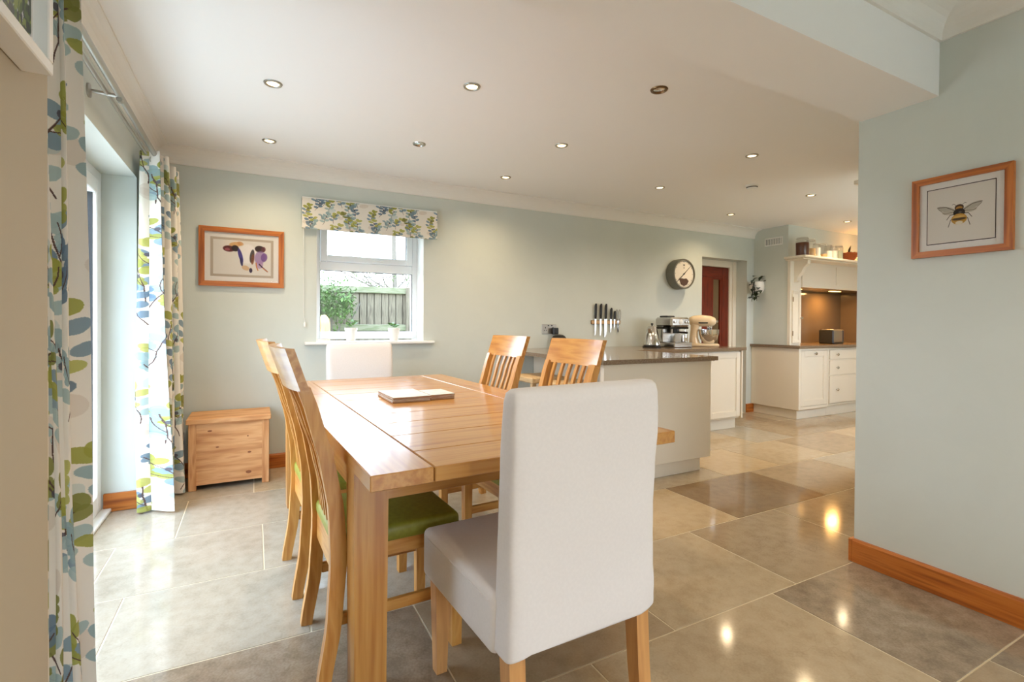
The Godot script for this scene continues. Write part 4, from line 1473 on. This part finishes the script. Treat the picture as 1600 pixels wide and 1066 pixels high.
func build_wall_items() -> void:
	# double socket
	var t := thing("wall_socket", "brushed steel double socket on the window wall", "socket", Vector3(2.68, 1.095, ZB))
	var s := st()
	bx(s, -0.085, -0.05, 0.0005, 0.085, 0.05, 0.009, 0.003)
	put(s, "plate", M.satin, t)
	s = st()
	for x in [-0.045, 0.045]:
		bx(s, x - 0.005, 0.006, 0.009, x + 0.005, 0.022, 0.0096)
		bx(s, x - 0.016, -0.018, 0.009, x - 0.008, -0.01, 0.0096)
		bx(s, x + 0.008, -0.018, 0.009, x + 0.016, -0.01, 0.0096)
	put(s, "pin_holes", M.black, t)
	s = st()
	for x in [-0.01, 0.03]:
		bx(s, x - 0.008, 0.03, 0.009, x + 0.008, 0.042, 0.013, 0.001)
	put(s, "switch", M.black, t)
	t = thing("plug", "black plug in the steel wall socket", "plug", Vector3(2.735, 1.075, ZB + 0.0095))
	s = st()
	bx(s, -0.032, -0.034, 0.0, 0.032, 0.034, 0.05, 0.008)
	put(s, "body", M.black, t)
	s = st()
	tube(s, [Vector3(0, -0.03, 0.025), Vector3(0.004, -0.08, 0.022), Vector3(0.01, -0.168, 0.03)], 0.003, 6)
	put(s, "lead", M.black, t)
	# knife rack and knives
	t = thing("knife_rack", "magnetic steel knife bar on the window wall", "knife rack", Vector3(3.41, 1.17, ZB))
	s = st()
	bx(s, -0.2, -0.022, 0.0005, 0.2, 0.022, 0.016, 0.004)
	put(s, "strip", M.bronze, t)
	var specs := [["long carving knife with black handle at the socket end of the knife bar", -0.15, 0.21, 0.15, 0.018], ["black-handled bread knife hanging second along the knife bar", -0.08, 0.21, 0.16, 0.02], ["broad black-handled chef knife hanging third along the knife bar", -0.012, 0.21, 0.17, 0.034], ["medium black-handled utility knife hanging fourth along the knife bar", 0.06, 0.165, 0.12, 0.018], ["small black-handled paring knife hanging fifth along the knife bar", 0.11, 0.13, 0.08, 0.014]]
	for q in specs:
		var k := thing("kitchen_knife", q[0], "knife", Vector3(3.41 + q[1], 1.17, ZB + 0.017), 0.0, "knives on the magnetic bar")
		s = st()
		var bw: float = q[4]; var bl: float = q[3]
		prism(s, PackedVector2Array([Vector2(-bw / 2, 0.04), Vector2(bw / 2, 0.04), Vector2(bw / 2, -bl * 0.55), Vector2(bw * 0.2, -bl * 0.85), Vector2(-bw / 2, -bl)]), 0.0, 0.002)
		put(s, "blade", M.steel, k)
		s = st()
		tube(s, [Vector3(0, 0.035, 0.005), Vector3(0, 0.055, 0.006), Vector3(0.0, q[2] * 0.55, 0.008), Vector3(0.002, q[2] * 0.85, 0.007), Vector3(0.006, q[2] * 0.95, 0.006)], [0.01, 0.0125, 0.0135, 0.014, 0.009], 10)
		put(s, "handle", M.black, k)
	t = thing("kitchen_scissors", "steel kitchen scissors at the clock end of the knife bar", "scissors", Vector3(3.57, 1.17, ZB + 0.017))
	for sd in [-1.0, 1.0]:
		s = st()
		bar(s, [Vector3(sd * 0.006, 0.02, 0.003), Vector3(sd * -0.004, -0.05, 0.003), Vector3(0, -0.11, 0.003)], Vector3(1, 0, 0), 0.014, 0.002)
		put(s, "blade", M.steel, t)
		s = st()
		var ring := []
		for a in 17:
			ring.append(Vector3(sd * 0.02 + cos(TAU * a / 16) * 0.015, 0.085 + sin(TAU * a / 16) * 0.055, 0.005))
		tube(s, ring, 0.005, 8, false)
		tube(s, [Vector3(sd * 0.006, 0.02, 0.004), Vector3(sd * 0.015, 0.035, 0.005)], 0.005, 8)
		put(s, "finger_loop", M.satin, t)
	# clock
	t = thing("wall_clock", "big grey drum clock with cream dial and dark motif", "clock")
	t.transform = Transform3D(Basis(), Vector3(4.47, 1.745, ZB))
	M.clock_grey = mat(rgb(110, 108, 96), 0.45)
	s = st()
	var q90 := Basis(Vector3(1, 0, 0), Vector3(0, 0, 1), Vector3(0, -1, 0))
	lathe(s, [Vector2(0.0, 0.001), Vector2(0.172, 0.001), Vector2(0.178, 0.006), Vector2(0.178, 0.118), Vector2(0.172, 0.126), Vector2(0.160, 0.126), Vector2(0.158, 0.112), Vector2(0.0, 0.112)], Vector3.ZERO, 48, q90)
	put(s, "case", M.clock_grey, t)
	s = st()
	lathe(s, [Vector2(0.158, 0.1125), Vector2(0.0, 0.1135)], Vector3.ZERO, 48, q90)
	put(s, "dial", mat(rgb(232, 222, 206), 0.6), t)
	s = st()
	for k in 60:
		var a := TAU * k / 60.0
		var r0 := 0.132 if k % 5 == 0 else 0.142
		box(s, Vector3(sin(a) * (r0 + 0.152) / 2, cos(a) * (r0 + 0.152) / 2, 0.1138), Vector3(0.004 if k % 5 == 0 else 0.002, 0.152 - r0, 0.0012), 0.0, Basis(Vector3(0, 0, 1), -a))
	put(s, "minute_marks", M.black, t)
	s = st()
	for h in [[-0.125, -0.105, 0.012], [0.1, 0.092, 0.009]]:
		var d := Vector3(h[0], h[1], 0)
		var L := d.length()
		box(s, d * 0.5 + Vector3(0, 0, 0.118), Vector3(h[2] * 0.6, L, 0.0015), 0.0, Basis(Vector3(0, 0, 1), atan2(-d.x, d.y)))
	lathe(s, [Vector2(0, 0.121), Vector2(0.009, 0.12), Vector2(0.009, 0.1135)], Vector3.ZERO, 16, q90)
	put(s, "hands", M.black, t)
	s = st()
	prism(s, PackedVector2Array([Vector2(-0.075, -0.062), Vector2(-0.04, -0.052), Vector2(0.0, -0.056), Vector2(0.04, -0.05), Vector2(0.078, -0.08), Vector2(0.05, -0.125), Vector2(0.0, -0.142), Vector2(-0.05, -0.125)]), 0.1136, 0.1146)
	put(s, "motif", mat(rgb(84, 58, 44), 0.7), t)
	s = st()
	prism(s, PackedVector2Array([Vector2(-0.012, 0.112), Vector2(0.012, 0.112), Vector2(0.014, 0.1), Vector2(0.0, 0.092), Vector2(-0.014, 0.1)]), 0.1136, 0.1146)
	prism(s, PackedVector2Array([Vector2(-0.007, 0.078), Vector2(0.007, 0.078), Vector2(0.006, 0.064), Vector2(-0.006, 0.064)]), 0.1136, 0.1146)
	put(s, "emblem", M.clock_grey, t)
	# wall planter in the corner by the chimney breast
	t = thing("wall_planter", "white wall planter with trailing dark leaves by the doorway", "plant", Vector3(5.80, 1.64, ZB + 0.1))
	s = st()
	lathe(s, [Vector2(0, -0.075), Vector2(0.06, -0.072), Vector2(0.085, -0.04), Vector2(0.092, 0.02), Vector2(0.085, 0.07), Vector2(0.078, 0.07), Vector2(0.08, 0.02), Vector2(0, 0.015)], Vector3.ZERO, 28)
	put(s, "pot", M.ceramic, t)
	s = st()
	box(s, Vector3(0, 0.02, -0.094), Vector3(0.05, 0.05, 0.012), 0.004)
	put(s, "bracket", M.white, t)
	var rng := RandomNumberGenerator.new()
	rng.seed = 9
	for k in 26:
		var a := rng.randf_range(2.2, 5.2) if k % 3 else rng.randf_range(0, TAU)
		var rr := rng.randf_range(0.06, 0.15)
		var dropy := rng.randf_range(-0.22, 0.09) if cos(a) < 0.2 else rng.randf_range(0.03, 0.1)
		s = st()
		leaf(s, Vector3(cos(a) * rr, 0.06 + dropy * 0.9, absf(sin(a)) * rr * 0.5 + 0.02), Vector3(cos(a), -0.4 + rng.randf() * 0.5, 0.4 * sin(a)), 0.085, 0.05)
		put(s, "leaf", M.leaf_dark, t)
	s = st()
	for k in 6:
		var a := 2.4 + k * 0.4
		tube(s, [Vector3(cos(a) * 0.05, 0.06, sin(a) * 0.04), Vector3(cos(a) * 0.1, 0.07, 0.03), Vector3(cos(a) * 0.13, -0.02, 0.03), Vector3(cos(a) * 0.14, -0.15 + 0.05 * sin(k * 2.0), 0.03)], 0.003, 6)
	put(s, "stems", M.leaf_dark, t)
	# air vent on the chimney side
	t = thing("air_vent", "white slotted air vent high on the chimney side", "vent")
	t.transform = Transform3D(Basis(Vector3(0, 0, 1), Vector3(0, 1, 0), Vector3(-1, 0, 0)), Vector3(5.87, 2.215, -4.02))
	s = st()
	bx(s, -0.12, -0.05, 0.0005, 0.12, -0.036, 0.014, 0.002)
	bx(s, -0.12, 0.036, 0.0005, 0.12, 0.05, 0.014, 0.002)
	bx(s, -0.12, -0.036, 0.0005, -0.106, 0.036, 0.014, 0.002)
	bx(s, 0.106, -0.036, 0.0005, 0.12, 0.036, 0.014, 0.002)
	put(s, "frame", M.white, t)
	s = st()
	bx(s, -0.106, -0.036, 0.0005, 0.106, 0.036, 0.002)
	put(s, "backing", M.gasket, t)
	for k in 9:
		s = st()
		bx(s, -0.094 + k * 0.0225, -0.036, 0.002, -0.083 + k * 0.0225, 0.036, 0.012)
		put(s, "slat", M.white, t)
	# pots on the window sill
	for k in 2:
		var p := thing("flower_pot", ["small white pot with leggy green plant on the sill, blind-cord side", "small white pot with compact green plant on the sill, clock side"][k], "plant", Vector3([0.735, 1.105][k], 0.992, ZB - 0.075), 0.0, "pots on the window sill")
		s = st()
		lathe(s, [Vector2(0, 0), Vector2(0.034, 0), Vector2(0.036, 0.004), Vector2(0.05, 0.092), Vector2(0.053, 0.094), Vector2(0.053, 0.112), Vector2(0.047, 0.112), Vector2(0.045, 0.095), Vector2(0, 0.09)], Vector3.ZERO, 26)
		put(s, "pot", M.ceramic, p)
		for j in 16:
			var a := rng.randf() * TAU
			var r2 := rng.randf_range(0.01, 0.045)
			s = st()
			leaf(s, Vector3(cos(a) * r2 + (0.02 if k == 0 else 0.0), 0.115 + rng.randf() * (0.05 if k == 0 else 0.035), sin(a) * r2), Vector3(cos(a), 0.5 + rng.randf() * 0.6, sin(a)), 0.042, 0.028)
			put(s, "leaf", M.leaf, p)

# pointed oval leaf, slightly folded along its rib, with a little thickness
func leaf(s: SurfaceTool, at: Vector3, d: Vector3, L: float, w: float) -> void:
	d = d.normalized()
	var side := d.cross(Vector3.UP)
	if side.length() < 0.1:
		side = Vector3.RIGHT
	side = side.normalized()
	var up := side.cross(d).normalized()
	var prof := [0.0, 0.62, 1.0, 0.85, 0.45, 0.0]
	var L_ := []; var R_ := []; var C_ := []
	for k in 6:
		var f := k / 5.0
		var c := at + d * L * f + up * (-0.25 * L * f * f)
		C_.append(c)
		L_.append(c - side * w * 0.5 * prof[k] + up * 0.15 * w * prof[k])
		R_.append(c + side * w * 0.5 * prof[k] + up * 0.15 * w * prof[k])
	var th := up * 0.0008
	for k in 5:
		quad(s, C_[k] + th, L_[k] + th, L_[k + 1] + th, C_[k + 1] + th, up)
		quad(s, C_[k] + th, R_[k] + th, R_[k + 1] + th, C_[k + 1] + th, up)
		quad(s, C_[k] - th, L_[k] - th, L_[k + 1] - th, C_[k + 1] - th, -up)
		quad(s, C_[k] - th, R_[k] - th, R_[k + 1] - th, C_[k + 1] - th, -up)

func build_range() -> void:
	# base units below the cooking alcove
	var t := thing("range_unit", "cream base unit with one panelled door beside the hob drawers", "cabinet")
	var s := st()
	bx(s, 5.85, 0.115, -4.30, 6.47, 0.868, -3.69)
	put(s, "body", M.paint, t)
	s = st()
	bx(s, 5.835, 0.115, -4.30, 5.85, 0.868, -3.655, 0.002)
	put(s, "side_panel", M.paint, t)
	s = st()
	bx(s, 5.87, 0.0, -4.30, 5.89, 0.113, -3.70, 0.002)
	bx(s, 5.89, 0.0, -3.72, 6.47, 0.113, -3.70, 0.002)
	put(s, "plinth", M.paint, t)
	s = st()
	bx(s, 5.85, 0.115, -3.69, 5.895, 0.868, -3.668, 0.001)
	bx(s, 6.44, 0.115, -3.69, 6.47, 0.868, -3.668, 0.001)
	bx(s, 5.895, 0.84, -3.69, 6.44, 0.868, -3.668, 0.001)
	bx(s, 5.895, 0.115, -3.69, 6.44, 0.15, -3.668, 0.001)
	put(s, "face_frame", M.paint, t)
	s = st()
	shaker(s, 5.899, 0.154, 6.436, 0.836, -3.688, 0.07)
	var dr := put(s, "door", M.paint, t)
	knob(dr, Vector3(6.17, 0.80, -3.668))
	t = thing("drawer_unit", "cream three-drawer unit with steel knobs under the hob", "cabinet")
	s = st()
	bx(s, 6.47, 0.115, -4.30, 7.42, 0.868, -3.69)
	put(s, "body", M.paint, t)
	s = st()
	bx(s, 6.47, 0.0, -3.72, 7.42, 0.113, -3.70, 0.002)
	put(s, "plinth", M.paint, t)
	for q in [[0.72, 0.838], [0.515, 0.705], [0.155, 0.5]]:
		s = st()
		bx(s, 6.50, q[0], -3.69, 7.4, q[1], -3.668, 0.003)
		var d2 := put(s, "drawer", M.paint, t)
		for x in [6.64, 7.12]:
			knob(d2, Vector3(x, (q[0] + q[1]) / 2, -3.668))
	s = st()
	for yy in [0.853, 0.7125, 0.5075, 0.135]:
		bx(s, 6.47, yy - 0.006, -3.69, 7.42, yy + 0.006, -3.672)
	put(s, "face_frame", M.paint, t)
	t = thing("range_unit", "cream base unit at the far end of the cooking alcove", "cabinet")
	s = st()
	bx(s, 7.42, 0.115, -4.30, 8.58, 0.868, -3.668)
	put(s, "body", M.paint, t)
	s = st()
	shaker(s, 7.46, 0.15, 8.5, 0.84, -3.668)
	put(s, "door", M.paint, t)
	s = st()
	bx(s, 7.421, 0.0, -3.72, 8.58, 0.113, -3.70, 0.002)
	put(s, "plinth", M.paint, t)
	t = thing("range_worktop", "dark stone worktop along the cooking alcove", "worktop")
	s = st()
	bx(s, 5.80, 0.87, -4.30, 8.59, 0.902, -3.63, 0.003)
	put(s, "slab", M.worktop, t)
	# splashback glass lining the alcove
	s = st()
	bx(s, 6.06, 0.903, -4.30, 7.86, 1.70, -4.285)
	var sp := put(s, "splashback", M.splash)
	tag(sp, "brown glass splashback at the back of the cooking alcove", "splashback")
	s = st()
	bx(s, 7.845, 0.903, -4.284, 7.859, 1.70, -3.84)
	tag(put(s, "side_splashback", M.splash), "brown glass panel on the alcove's side wall", "splashback")
	# mantel surround
	t = thing("mantel_surround", "cream mantel surround with shelf and corbel over the hob", "mantel")
	s = st()
	bx(s, 5.86, 0.903, -3.829, 6.075, 1.96, -3.79, 0.002)
	put(s, "pilaster", M.paint, t)
	s = st()
	bx(s, 7.8, 0.903, -3.829, 8.1, 1.96, -3.79, 0.002)
	put(s, "pilaster", M.paint, t)
	s = st()
	bx(s, 6.075, 1.63, -3.829, 7.8, 1.96, -3.79, 0.002)
	bx(s, 6.075, 1.63, -3.79, 6.09, 1.96, -3.775, 0.002)
	for x in [6.82, 7.55]:
		bx(s, x, 1.68, -3.79, x + 0.012, 1.92, -3.782)
	put(s, "front_panel", M.paint, t)
	s = st()
	bx(s, 5.78, 1.962, -3.829, 8.2, 1.99, -3.56, 0.006)
	bx(s, 5.81, 1.945, -3.829, 8.2, 1.9615, -3.6, 0.004)
	put(s, "shelf", M.paint, t)
	for x in [5.93, 7.9]:
		s = st()
		prism(s, PackedVector2Array([Vector2(0, 1.945), Vector2(0.17, 1.945), Vector2(0.165, 1.90), Vector2(0.12, 1.86), Vector2(0.09, 1.80), Vector2(0.05, 1.75), Vector2(0.04, 1.70), Vector2(0, 1.68)]), x, x + 0.06, Transform3D(Basis(Vector3(0, 0, 1), Vector3(0, 1, 0), Vector3(1, 0, 0)), Vector3(0, 0, -3.79)))
		put(s, "corbel", M.paint, t)
	s = st()
	shaker(s, 5.885, 0.93, 6.05, 1.58, -3.79, 0.035, 0.012)
	var cd := put(s, "cupboard_door", M.paint, t)
	knob(cd, Vector3(6.03, 1.24, -3.77))
	s = st()
	for yy in [1.05, 1.47]:
		bx(s, 5.882, yy - 0.03, -3.771, 5.89, yy + 0.03, -3.766)
	put(s, "hinge", M.bronze, cd)
	# cooker hood
	t = thing("cooker_hood", "steel cooker hood with warm lights under the mantel", "cooker hood", Vector3(6.95, 1.63, -4.05))
	s = st()
	bx(s, -0.84, 0.0, -0.23, 0.84, 0.06, 0.21, 0.004)
	put(s, "canopy", M.steel, t)
	for x in [-0.6, 0.3]:
		s = st()
		bx(s, x - 0.1, -0.004, -0.02, x + 0.1, -0.0005, 0.04)
		put(s, "light_panel", glow(Color(1.0, 0.8, 0.5), 5.0), t)
		var l := AreaLight3D.new()
		l.name = "lamp"
		l.area_size = Vector2(0.2, 0.06)
		l.light_color = Color(1.0, 0.74, 0.42)
		l.light_energy = 1.2
		l.area_range = 6.0
		l.shadow_enabled = true
		l.position = Vector3(x, -0.008, 0.01)
		l.rotation.x = -PI / 2
		t.add_child(l)
	# toaster
	t = thing("toaster", "steel and black toaster on the alcove worktop", "toaster", Vector3(7.02, 0.902, -3.95), 0.15)
	s = st()
	pillow(s, Vector3(0, 0.1, 0), Vector3(0.3, 0.19, 0.18), 0.03, 4)
	put(s, "body", M.satin, t)
	s = st()
	bx(s, -0.175, 0.002, -0.09, -0.145, 0.19, 0.09, 0.012)
	bx(s, 0.145, 0.002, -0.09, 0.175, 0.19, 0.09, 0.012)
	bx(s, -0.15, 0.0, -0.085, 0.15, 0.02, 0.092, 0.003)
	put(s, "end_cap", M.black, t)
	s = st()
	for z in [-0.035, 0.035]:
		bx(s, -0.12, 0.193, z - 0.012, 0.12, 0.1965, z + 0.012)
	put(s, "slot", M.black, t)
	s = st()
	bx(s, 0.176, 0.11, -0.02, 0.195, 0.125, 0.02, 0.003)
	lathe(s, [Vector2(0, 0), Vector2(0.016, 0), Vector2(0.014, 0.012), Vector2(0, 0.013)], Vector3(0.176, 0.05, 0.0), 16, Basis(Vector3(0, -1, 0), Vector3(1, 0, 0), Vector3(0, 0, 1)))
	put(s, "lever", M.chrome, t)
	# jars on the mantel shelf
	var fills := [[5.90, 0.075, 0.225, rgb(96, 44, 18), 0.9, "large clip-top jar of dark brown beans"], [6.065, 0.056, 0.215, rgb(206, 168, 118), 0.6, "clip-top jar of pale brown pasta"], [6.19, 0.045, 0.18, rgb(226, 222, 214), 0.85, "clip-top jar full of white sugar"], [6.315, 0.05, 0.19, rgb(198, 156, 100), 0.35, "clip-top jar one third full of oats"], [6.435, 0.046, 0.18, rgb(224, 218, 208), 0.7, "clip-top jar of white rice"], [6.55, 0.046, 0.175, rgb(228, 222, 210), 0.8, "clip-top jar of plain flour"], [6.67, 0.046, 0.185, rgb(196, 196, 168), 0.8, "clip-top jar of pale green lentils"]]
	for q in fills:
		var j := thing("storage_jar", q[5] + " on the mantel shelf", "jar", Vector3(q[0], 1.99, -3.67), 0.0, "clip-top jars on the mantel shelf")
		var r: float = q[1]; var h: float = q[2]
		s = st()
		lathe(s, [Vector2(0, 0.0), Vector2(r * 0.94, 0.0), Vector2(r, 0.008), Vector2(r, h * 0.8), Vector2(r * 0.82, h * 0.88), Vector2(r * 0.82, h * 0.93)], Vector3.ZERO, 24)
		put(s, "glass", M.jar_glass, j)
		s = st()
		lathe(s, [Vector2(0, 0.004), Vector2(r * 0.93, 0.006), Vector2(r * 0.94, h * 0.8 * q[4]), Vector2(0, h * 0.8 * q[4] + 0.004)], Vector3.ZERO, 20)
		put(s, "contents", mat(q[3], 0.9), j)
		s = st()
		lathe(s, [Vector2(r * 0.86, h * 0.93), Vector2(r * 0.86, h * 0.955), Vector2(r * 0.8, h), Vector2(0, h)], Vector3.ZERO, 24)
		put(s, "lid", M.jar_glass, j)
		s = st()
		var ring := []
		for k in 21:
			ring.append(Vector3(cos(TAU * k / 20) * r * 0.88, h * 0.93, sin(TAU * k / 20) * r * 0.88))
		tube(s, ring, 0.003, 6, false)
		tube(s, [Vector3(0, h * 0.97, r * 0.86), Vector3(0, h * 0.85, r * 1.06), Vector3(0, h * 0.74, r * 1.03)], 0.0028, 6)
		put(s, "clip", M.satin, j)
	t = thing("wicker_bowl", "orange-brown wicker bowl of dried petals on the mantel shelf", "bowl", Vector3(6.89, 1.99, -3.67))
	M.wicker = mat(rgb(172, 88, 40), 0.8)
	s = st()
	for k in 7:
		var rr := 0.05 + 0.045 * sin(PI * 0.5 * k / 6.0)
		var ring := []
		for a in 21:
			ring.append(Vector3(cos(TAU * a / 20) * rr, 0.008 + k * 0.015, sin(TAU * a / 20) * rr))
		tube(s, ring, 0.009, 6, false)
	lathe(s, [Vector2(0, 0.002), Vector2(0.055, 0.002), Vector2(0.09, 0.06), Vector2(0, 0.07)], Vector3.ZERO, 20)
	put(s, "basket", M.wicker, t)
	var rng := RandomNumberGenerator.new()
	rng.seed = 31
	for k in 12:
		s = st()
		var a := rng.randf() * TAU
		leaf(s, Vector3(cos(a) * 0.03, 0.09, sin(a) * 0.03), Vector3(cos(a), 0.8, sin(a)), 0.06, 0.035)
		put(s, "petal", mat([rgb(196, 110, 48), rgb(150, 70, 36), rgb(214, 170, 120)][k % 3], 0.8), t)
	s = st()
	leaf(s, Vector3(0.0, 0.09, 0.0), Vector3(0.15, 1.0, 0.0), 0.13, 0.03)
	put(s, "feather", mat(rgb(70, 66, 62), 0.7), t)
	# string of warm fairy lights in a glass
	t = thing("fairy_light_jar", "glass jar of warm fairy lights on the mantel shelf", "light", Vector3(7.15, 1.99, -3.68))
	s = st()
	lathe(s, [Vector2(0, 0.0), Vector2(0.07, 0.0), Vector2(0.075, 0.01), Vector2(0.075, 0.14), Vector2(0.07, 0.15)], Vector3.ZERO, 24)
	put(s, "glass", M.jar_glass, t)
	var gl := glow(Color(1.0, 0.75, 0.4), 6.0)
	s = st()
	var wire := []
	for k in 40:
		var a := k * 0.9
		wire.append(Vector3(cos(a) * 0.045, 0.01 + k * 0.003, sin(a) * 0.045))
	tube(s, wire, 0.001, 5)
	put(s, "wire", M.bronze, t)
	for k in 14:
		s = st()
		pillow(s, wire[k * 2 + 6], Vector3(0.009, 0.009, 0.009), 0.0044, 2)
		put(s, "fairy_bulb", gl, t)
	var l2 := OmniLight3D.new()
	l2.name = "lamp"
	l2.light_color = Color(1.0, 0.72, 0.4)
	l2.light_energy = 0.12
	l2.light_size = 0.04
	l2.omni_range = 6.0
	l2.omni_attenuation = 2.0
	l2.shadow_enabled = true
	l2.position = Vector3(0, 0.07, 0.095)
	t.add_child(l2)
	# tall larder unit whose cornice shows past the wall end
	t = thing("larder_unit", "tall cream larder with moulded cornice beyond the bee wall", "cabinet")
	s = st()
	bx(s, 3.93, 0.0, -1.95, 4.55, 2.1, -1.347, 0.002)
	put(s, "body", M.paint, t)
	s = st()
	for k in 4:
		var o: float = [0.012, 0.03, 0.05, 0.075][k]
		bx(s, 3.93 - o, 2.1 + k * 0.025, -1.95 - o, 4.55 + o, 2.126 + k * 0.025, -1.347, 0.003)
	put(s, "cornice", M.paint, t)
	for q in [[3.94, 4.235], [4.245, 4.54]]:
		s = st()
		bx(s, q[0], 0.12, -1.97, q[1], 2.08, -1.95, 0.002)
		put(s, "door", M.paint, t)

# ------------------------------------------------------------------ garden
func build_garden() -> void:
	var s := st()
	bx(s, -40, -0.3, -40, 40, -0.22, ZB - 0.31)
	bx(s, -40, -0.3, ZB - 0.3, XL - 0.31, -0.22, 40)
	bx(s, XL - 0.3, -0.3, 3.41, 40, -0.22, 40)
	struct(put(s, "ground", M.grass), "lawn around the house")
	s = st()
	bx(s, -5.5, -0.219, -6.0, XL - 0.31, -0.06, 0.5)
	bx(s, -3.0, -0.219, 3.41, 6.0, -0.06, 8.0)  # paving added at the front to keep lawn green out of bounced light
	bx(s, XR + 0.2, -0.219, -1.1, 9.0, -0.06, 3.4)  # likewise added, below the kitchen window
	struct(put(s, "patio", M.paving), "pale paved patio outside the door and paving added for neutral daylight bounce")
	# fence seen through the window
	var t := thing("garden_fence", "weathered grey board fence with mossy rails beyond the window", "fence", Vector3(0, -0.22, -8.0))
	var rng := RandomNumberGenerator.new()
	rng.seed = 12
	var x := 0.55
	while x < 2.2:
		s = st()
		var w := 0.115
		bx(s, x - 0.008, 0.02, -0.02 - rng.randf() * 0.012 - 0.01 * (int(x * 100.0) % 2), x + w + 0.008, 1.88 + rng.randf_range(-0.015, 0.01), 0.004, 0.003)
		put(s, "board", M.fence_y, t)
		x += w
	for y in [0.62, 1.24, 1.84]:
		s = st()
		bx(s, 0.5, y, 0.012, 2.26, y + 0.1, 0.05, 0.006)
		put(s, "rail", M.moss, t)
	for px in [2.2]:
		s = st()
		bx(s, px, 0.0, 0.0, px + 0.09, 1.95, 0.09, 0.008)
		put(s, "post", M.fence_y, t)
	t = thing("gate_post", "pale round-topped timber gate post beside the fence", "post", Vector3(0.86, -0.22, -7.3))
	s = st()
	lathe(s, [Vector2(0, 0), Vector2(0.085, 0), Vector2(0.085, 1.34), Vector2(0.07, 1.42), Vector2(0.03, 1.47), Vector2(0, 1.475)], Vector3.ZERO, 20)
	put(s, "timber", M.pine_y, t)
	# climbing shrub
	t = thing("garden_shrub", "pale green leafy shrub spilling over the fence end", "shrub", Vector3(0.98, -0.22, -7.8))
	s = st()
	for k in 5:
		tube(s, [Vector3(0, 0, 0), Vector3(-0.1 + k * 0.06, 1.0, 0.1), Vector3(-0.35 + k * 0.2, 1.75 + 0.1 * sin(k), 0.1)], [0.025, 0.018, 0.008], 7)
	put(s, "stems", M.bark, t)
	s = st()
	for k in 1500:
		var a := rng.randf() * TAU
		var r := sqrt(rng.randf()) * 0.36
		var p := Vector3(cos(a) * r * 0.95 + 0.02, 1.72 + sin(a) * r * 0.85 + rng.randf_range(-0.3, 0.1), rng.randf_range(0.0, 0.35))
		if p.y < 1.45 and rng.randf() < 0.6:
			p.y += 0.3
		leaf(s, p, Vector3(rng.randfn(), rng.randfn() * 0.7, rng.randfn()), 0.05, 0.028)
	var fo := put(s, "foliage", M.leaf_pale, t)
	fo.set_meta("kind", "stuff")
	# bare-branched tree with sparse young leaves
	t = thing("garden_tree", "bare spring tree with fine branches beyond the fence", "tree", Vector3(3.15, -0.22, -12.5))
	s = st()
	var tips := []
	tube(s, [Vector3(0, 0, 0), Vector3(0.03, 2.0, 0), Vector3(-0.05, 4.5, 0.05), Vector3(0.05, 6.5, 0)], [0.075, 0.065, 0.05, 0.02], 10)
	put(s, "trunk", M.bark, t)
	for k in 34:
		var h := rng.randf_range(1.6, 6.0)
		var a := rng.randf() * TAU
		var L := rng.randf_range(0.8, 1.9) * (1.2 - h * 0.1)
		var d := Vector3(cos(a), rng.randf_range(0.3, 0.9), sin(a)).normalized()
		var p0 := Vector3(0, h, 0)
		var p1 := p0 + d * L * 0.5
		var p2 := p1 + (d + Vector3(rng.randfn() * 0.3, 0.25, rng.randfn() * 0.3)).normalized() * L * 0.5
		s = st()
		tube(s, [p0, p1, p2], [0.03, 0.018, 0.009], 6)
		for j in 5:
			var q := p0.lerp(p2, 0.3 + 0.14 * j)
			var e := q + Vector3(rng.randfn(), rng.randf_range(-0.1, 0.8), rng.randfn()).normalized() * rng.randf_range(0.25, 0.55)
			tube(s, [q, e], [0.014, 0.006], 5)
			tips.append(e); tips.append(q.lerp(e, 0.6))
		put(s, "branch", M.bark, t)
	s = st()
	for p in tips:
		for j in 3:
			leaf(s, p + Vector3(rng.randfn(), rng.randfn(), rng.randfn()) * 0.05, Vector3(rng.randfn(), rng.randfn(), rng.randfn()), 0.07, 0.04)
	var fo2 := put(s, "young_leaves", M.leaf_pale, t)
	fo2.set_meta("kind", "stuff")

func _ready() -> void:
	setup_view()
	build_materials()
	M.moss = tri_mat(noise_tex(19, 0.02, 5, [[0.2, rgb(112, 116, 86)], [0.5, rgb(140, 136, 114)], [0.8, rgb(122, 124, 94)]], 256), Vector3(0.5, 3, 3), 0.9)
	build_shell()
	build_floor()
	build_patio_door()
	build_window()
	build_ceiling_fittings()
	build_inner_door()
	build_dining()
	build_soft()
	build_chest()
	build_peninsula()
	build_range()
	build_appliances()
	build_wall_items()
	build_pictures()
	build_garden()
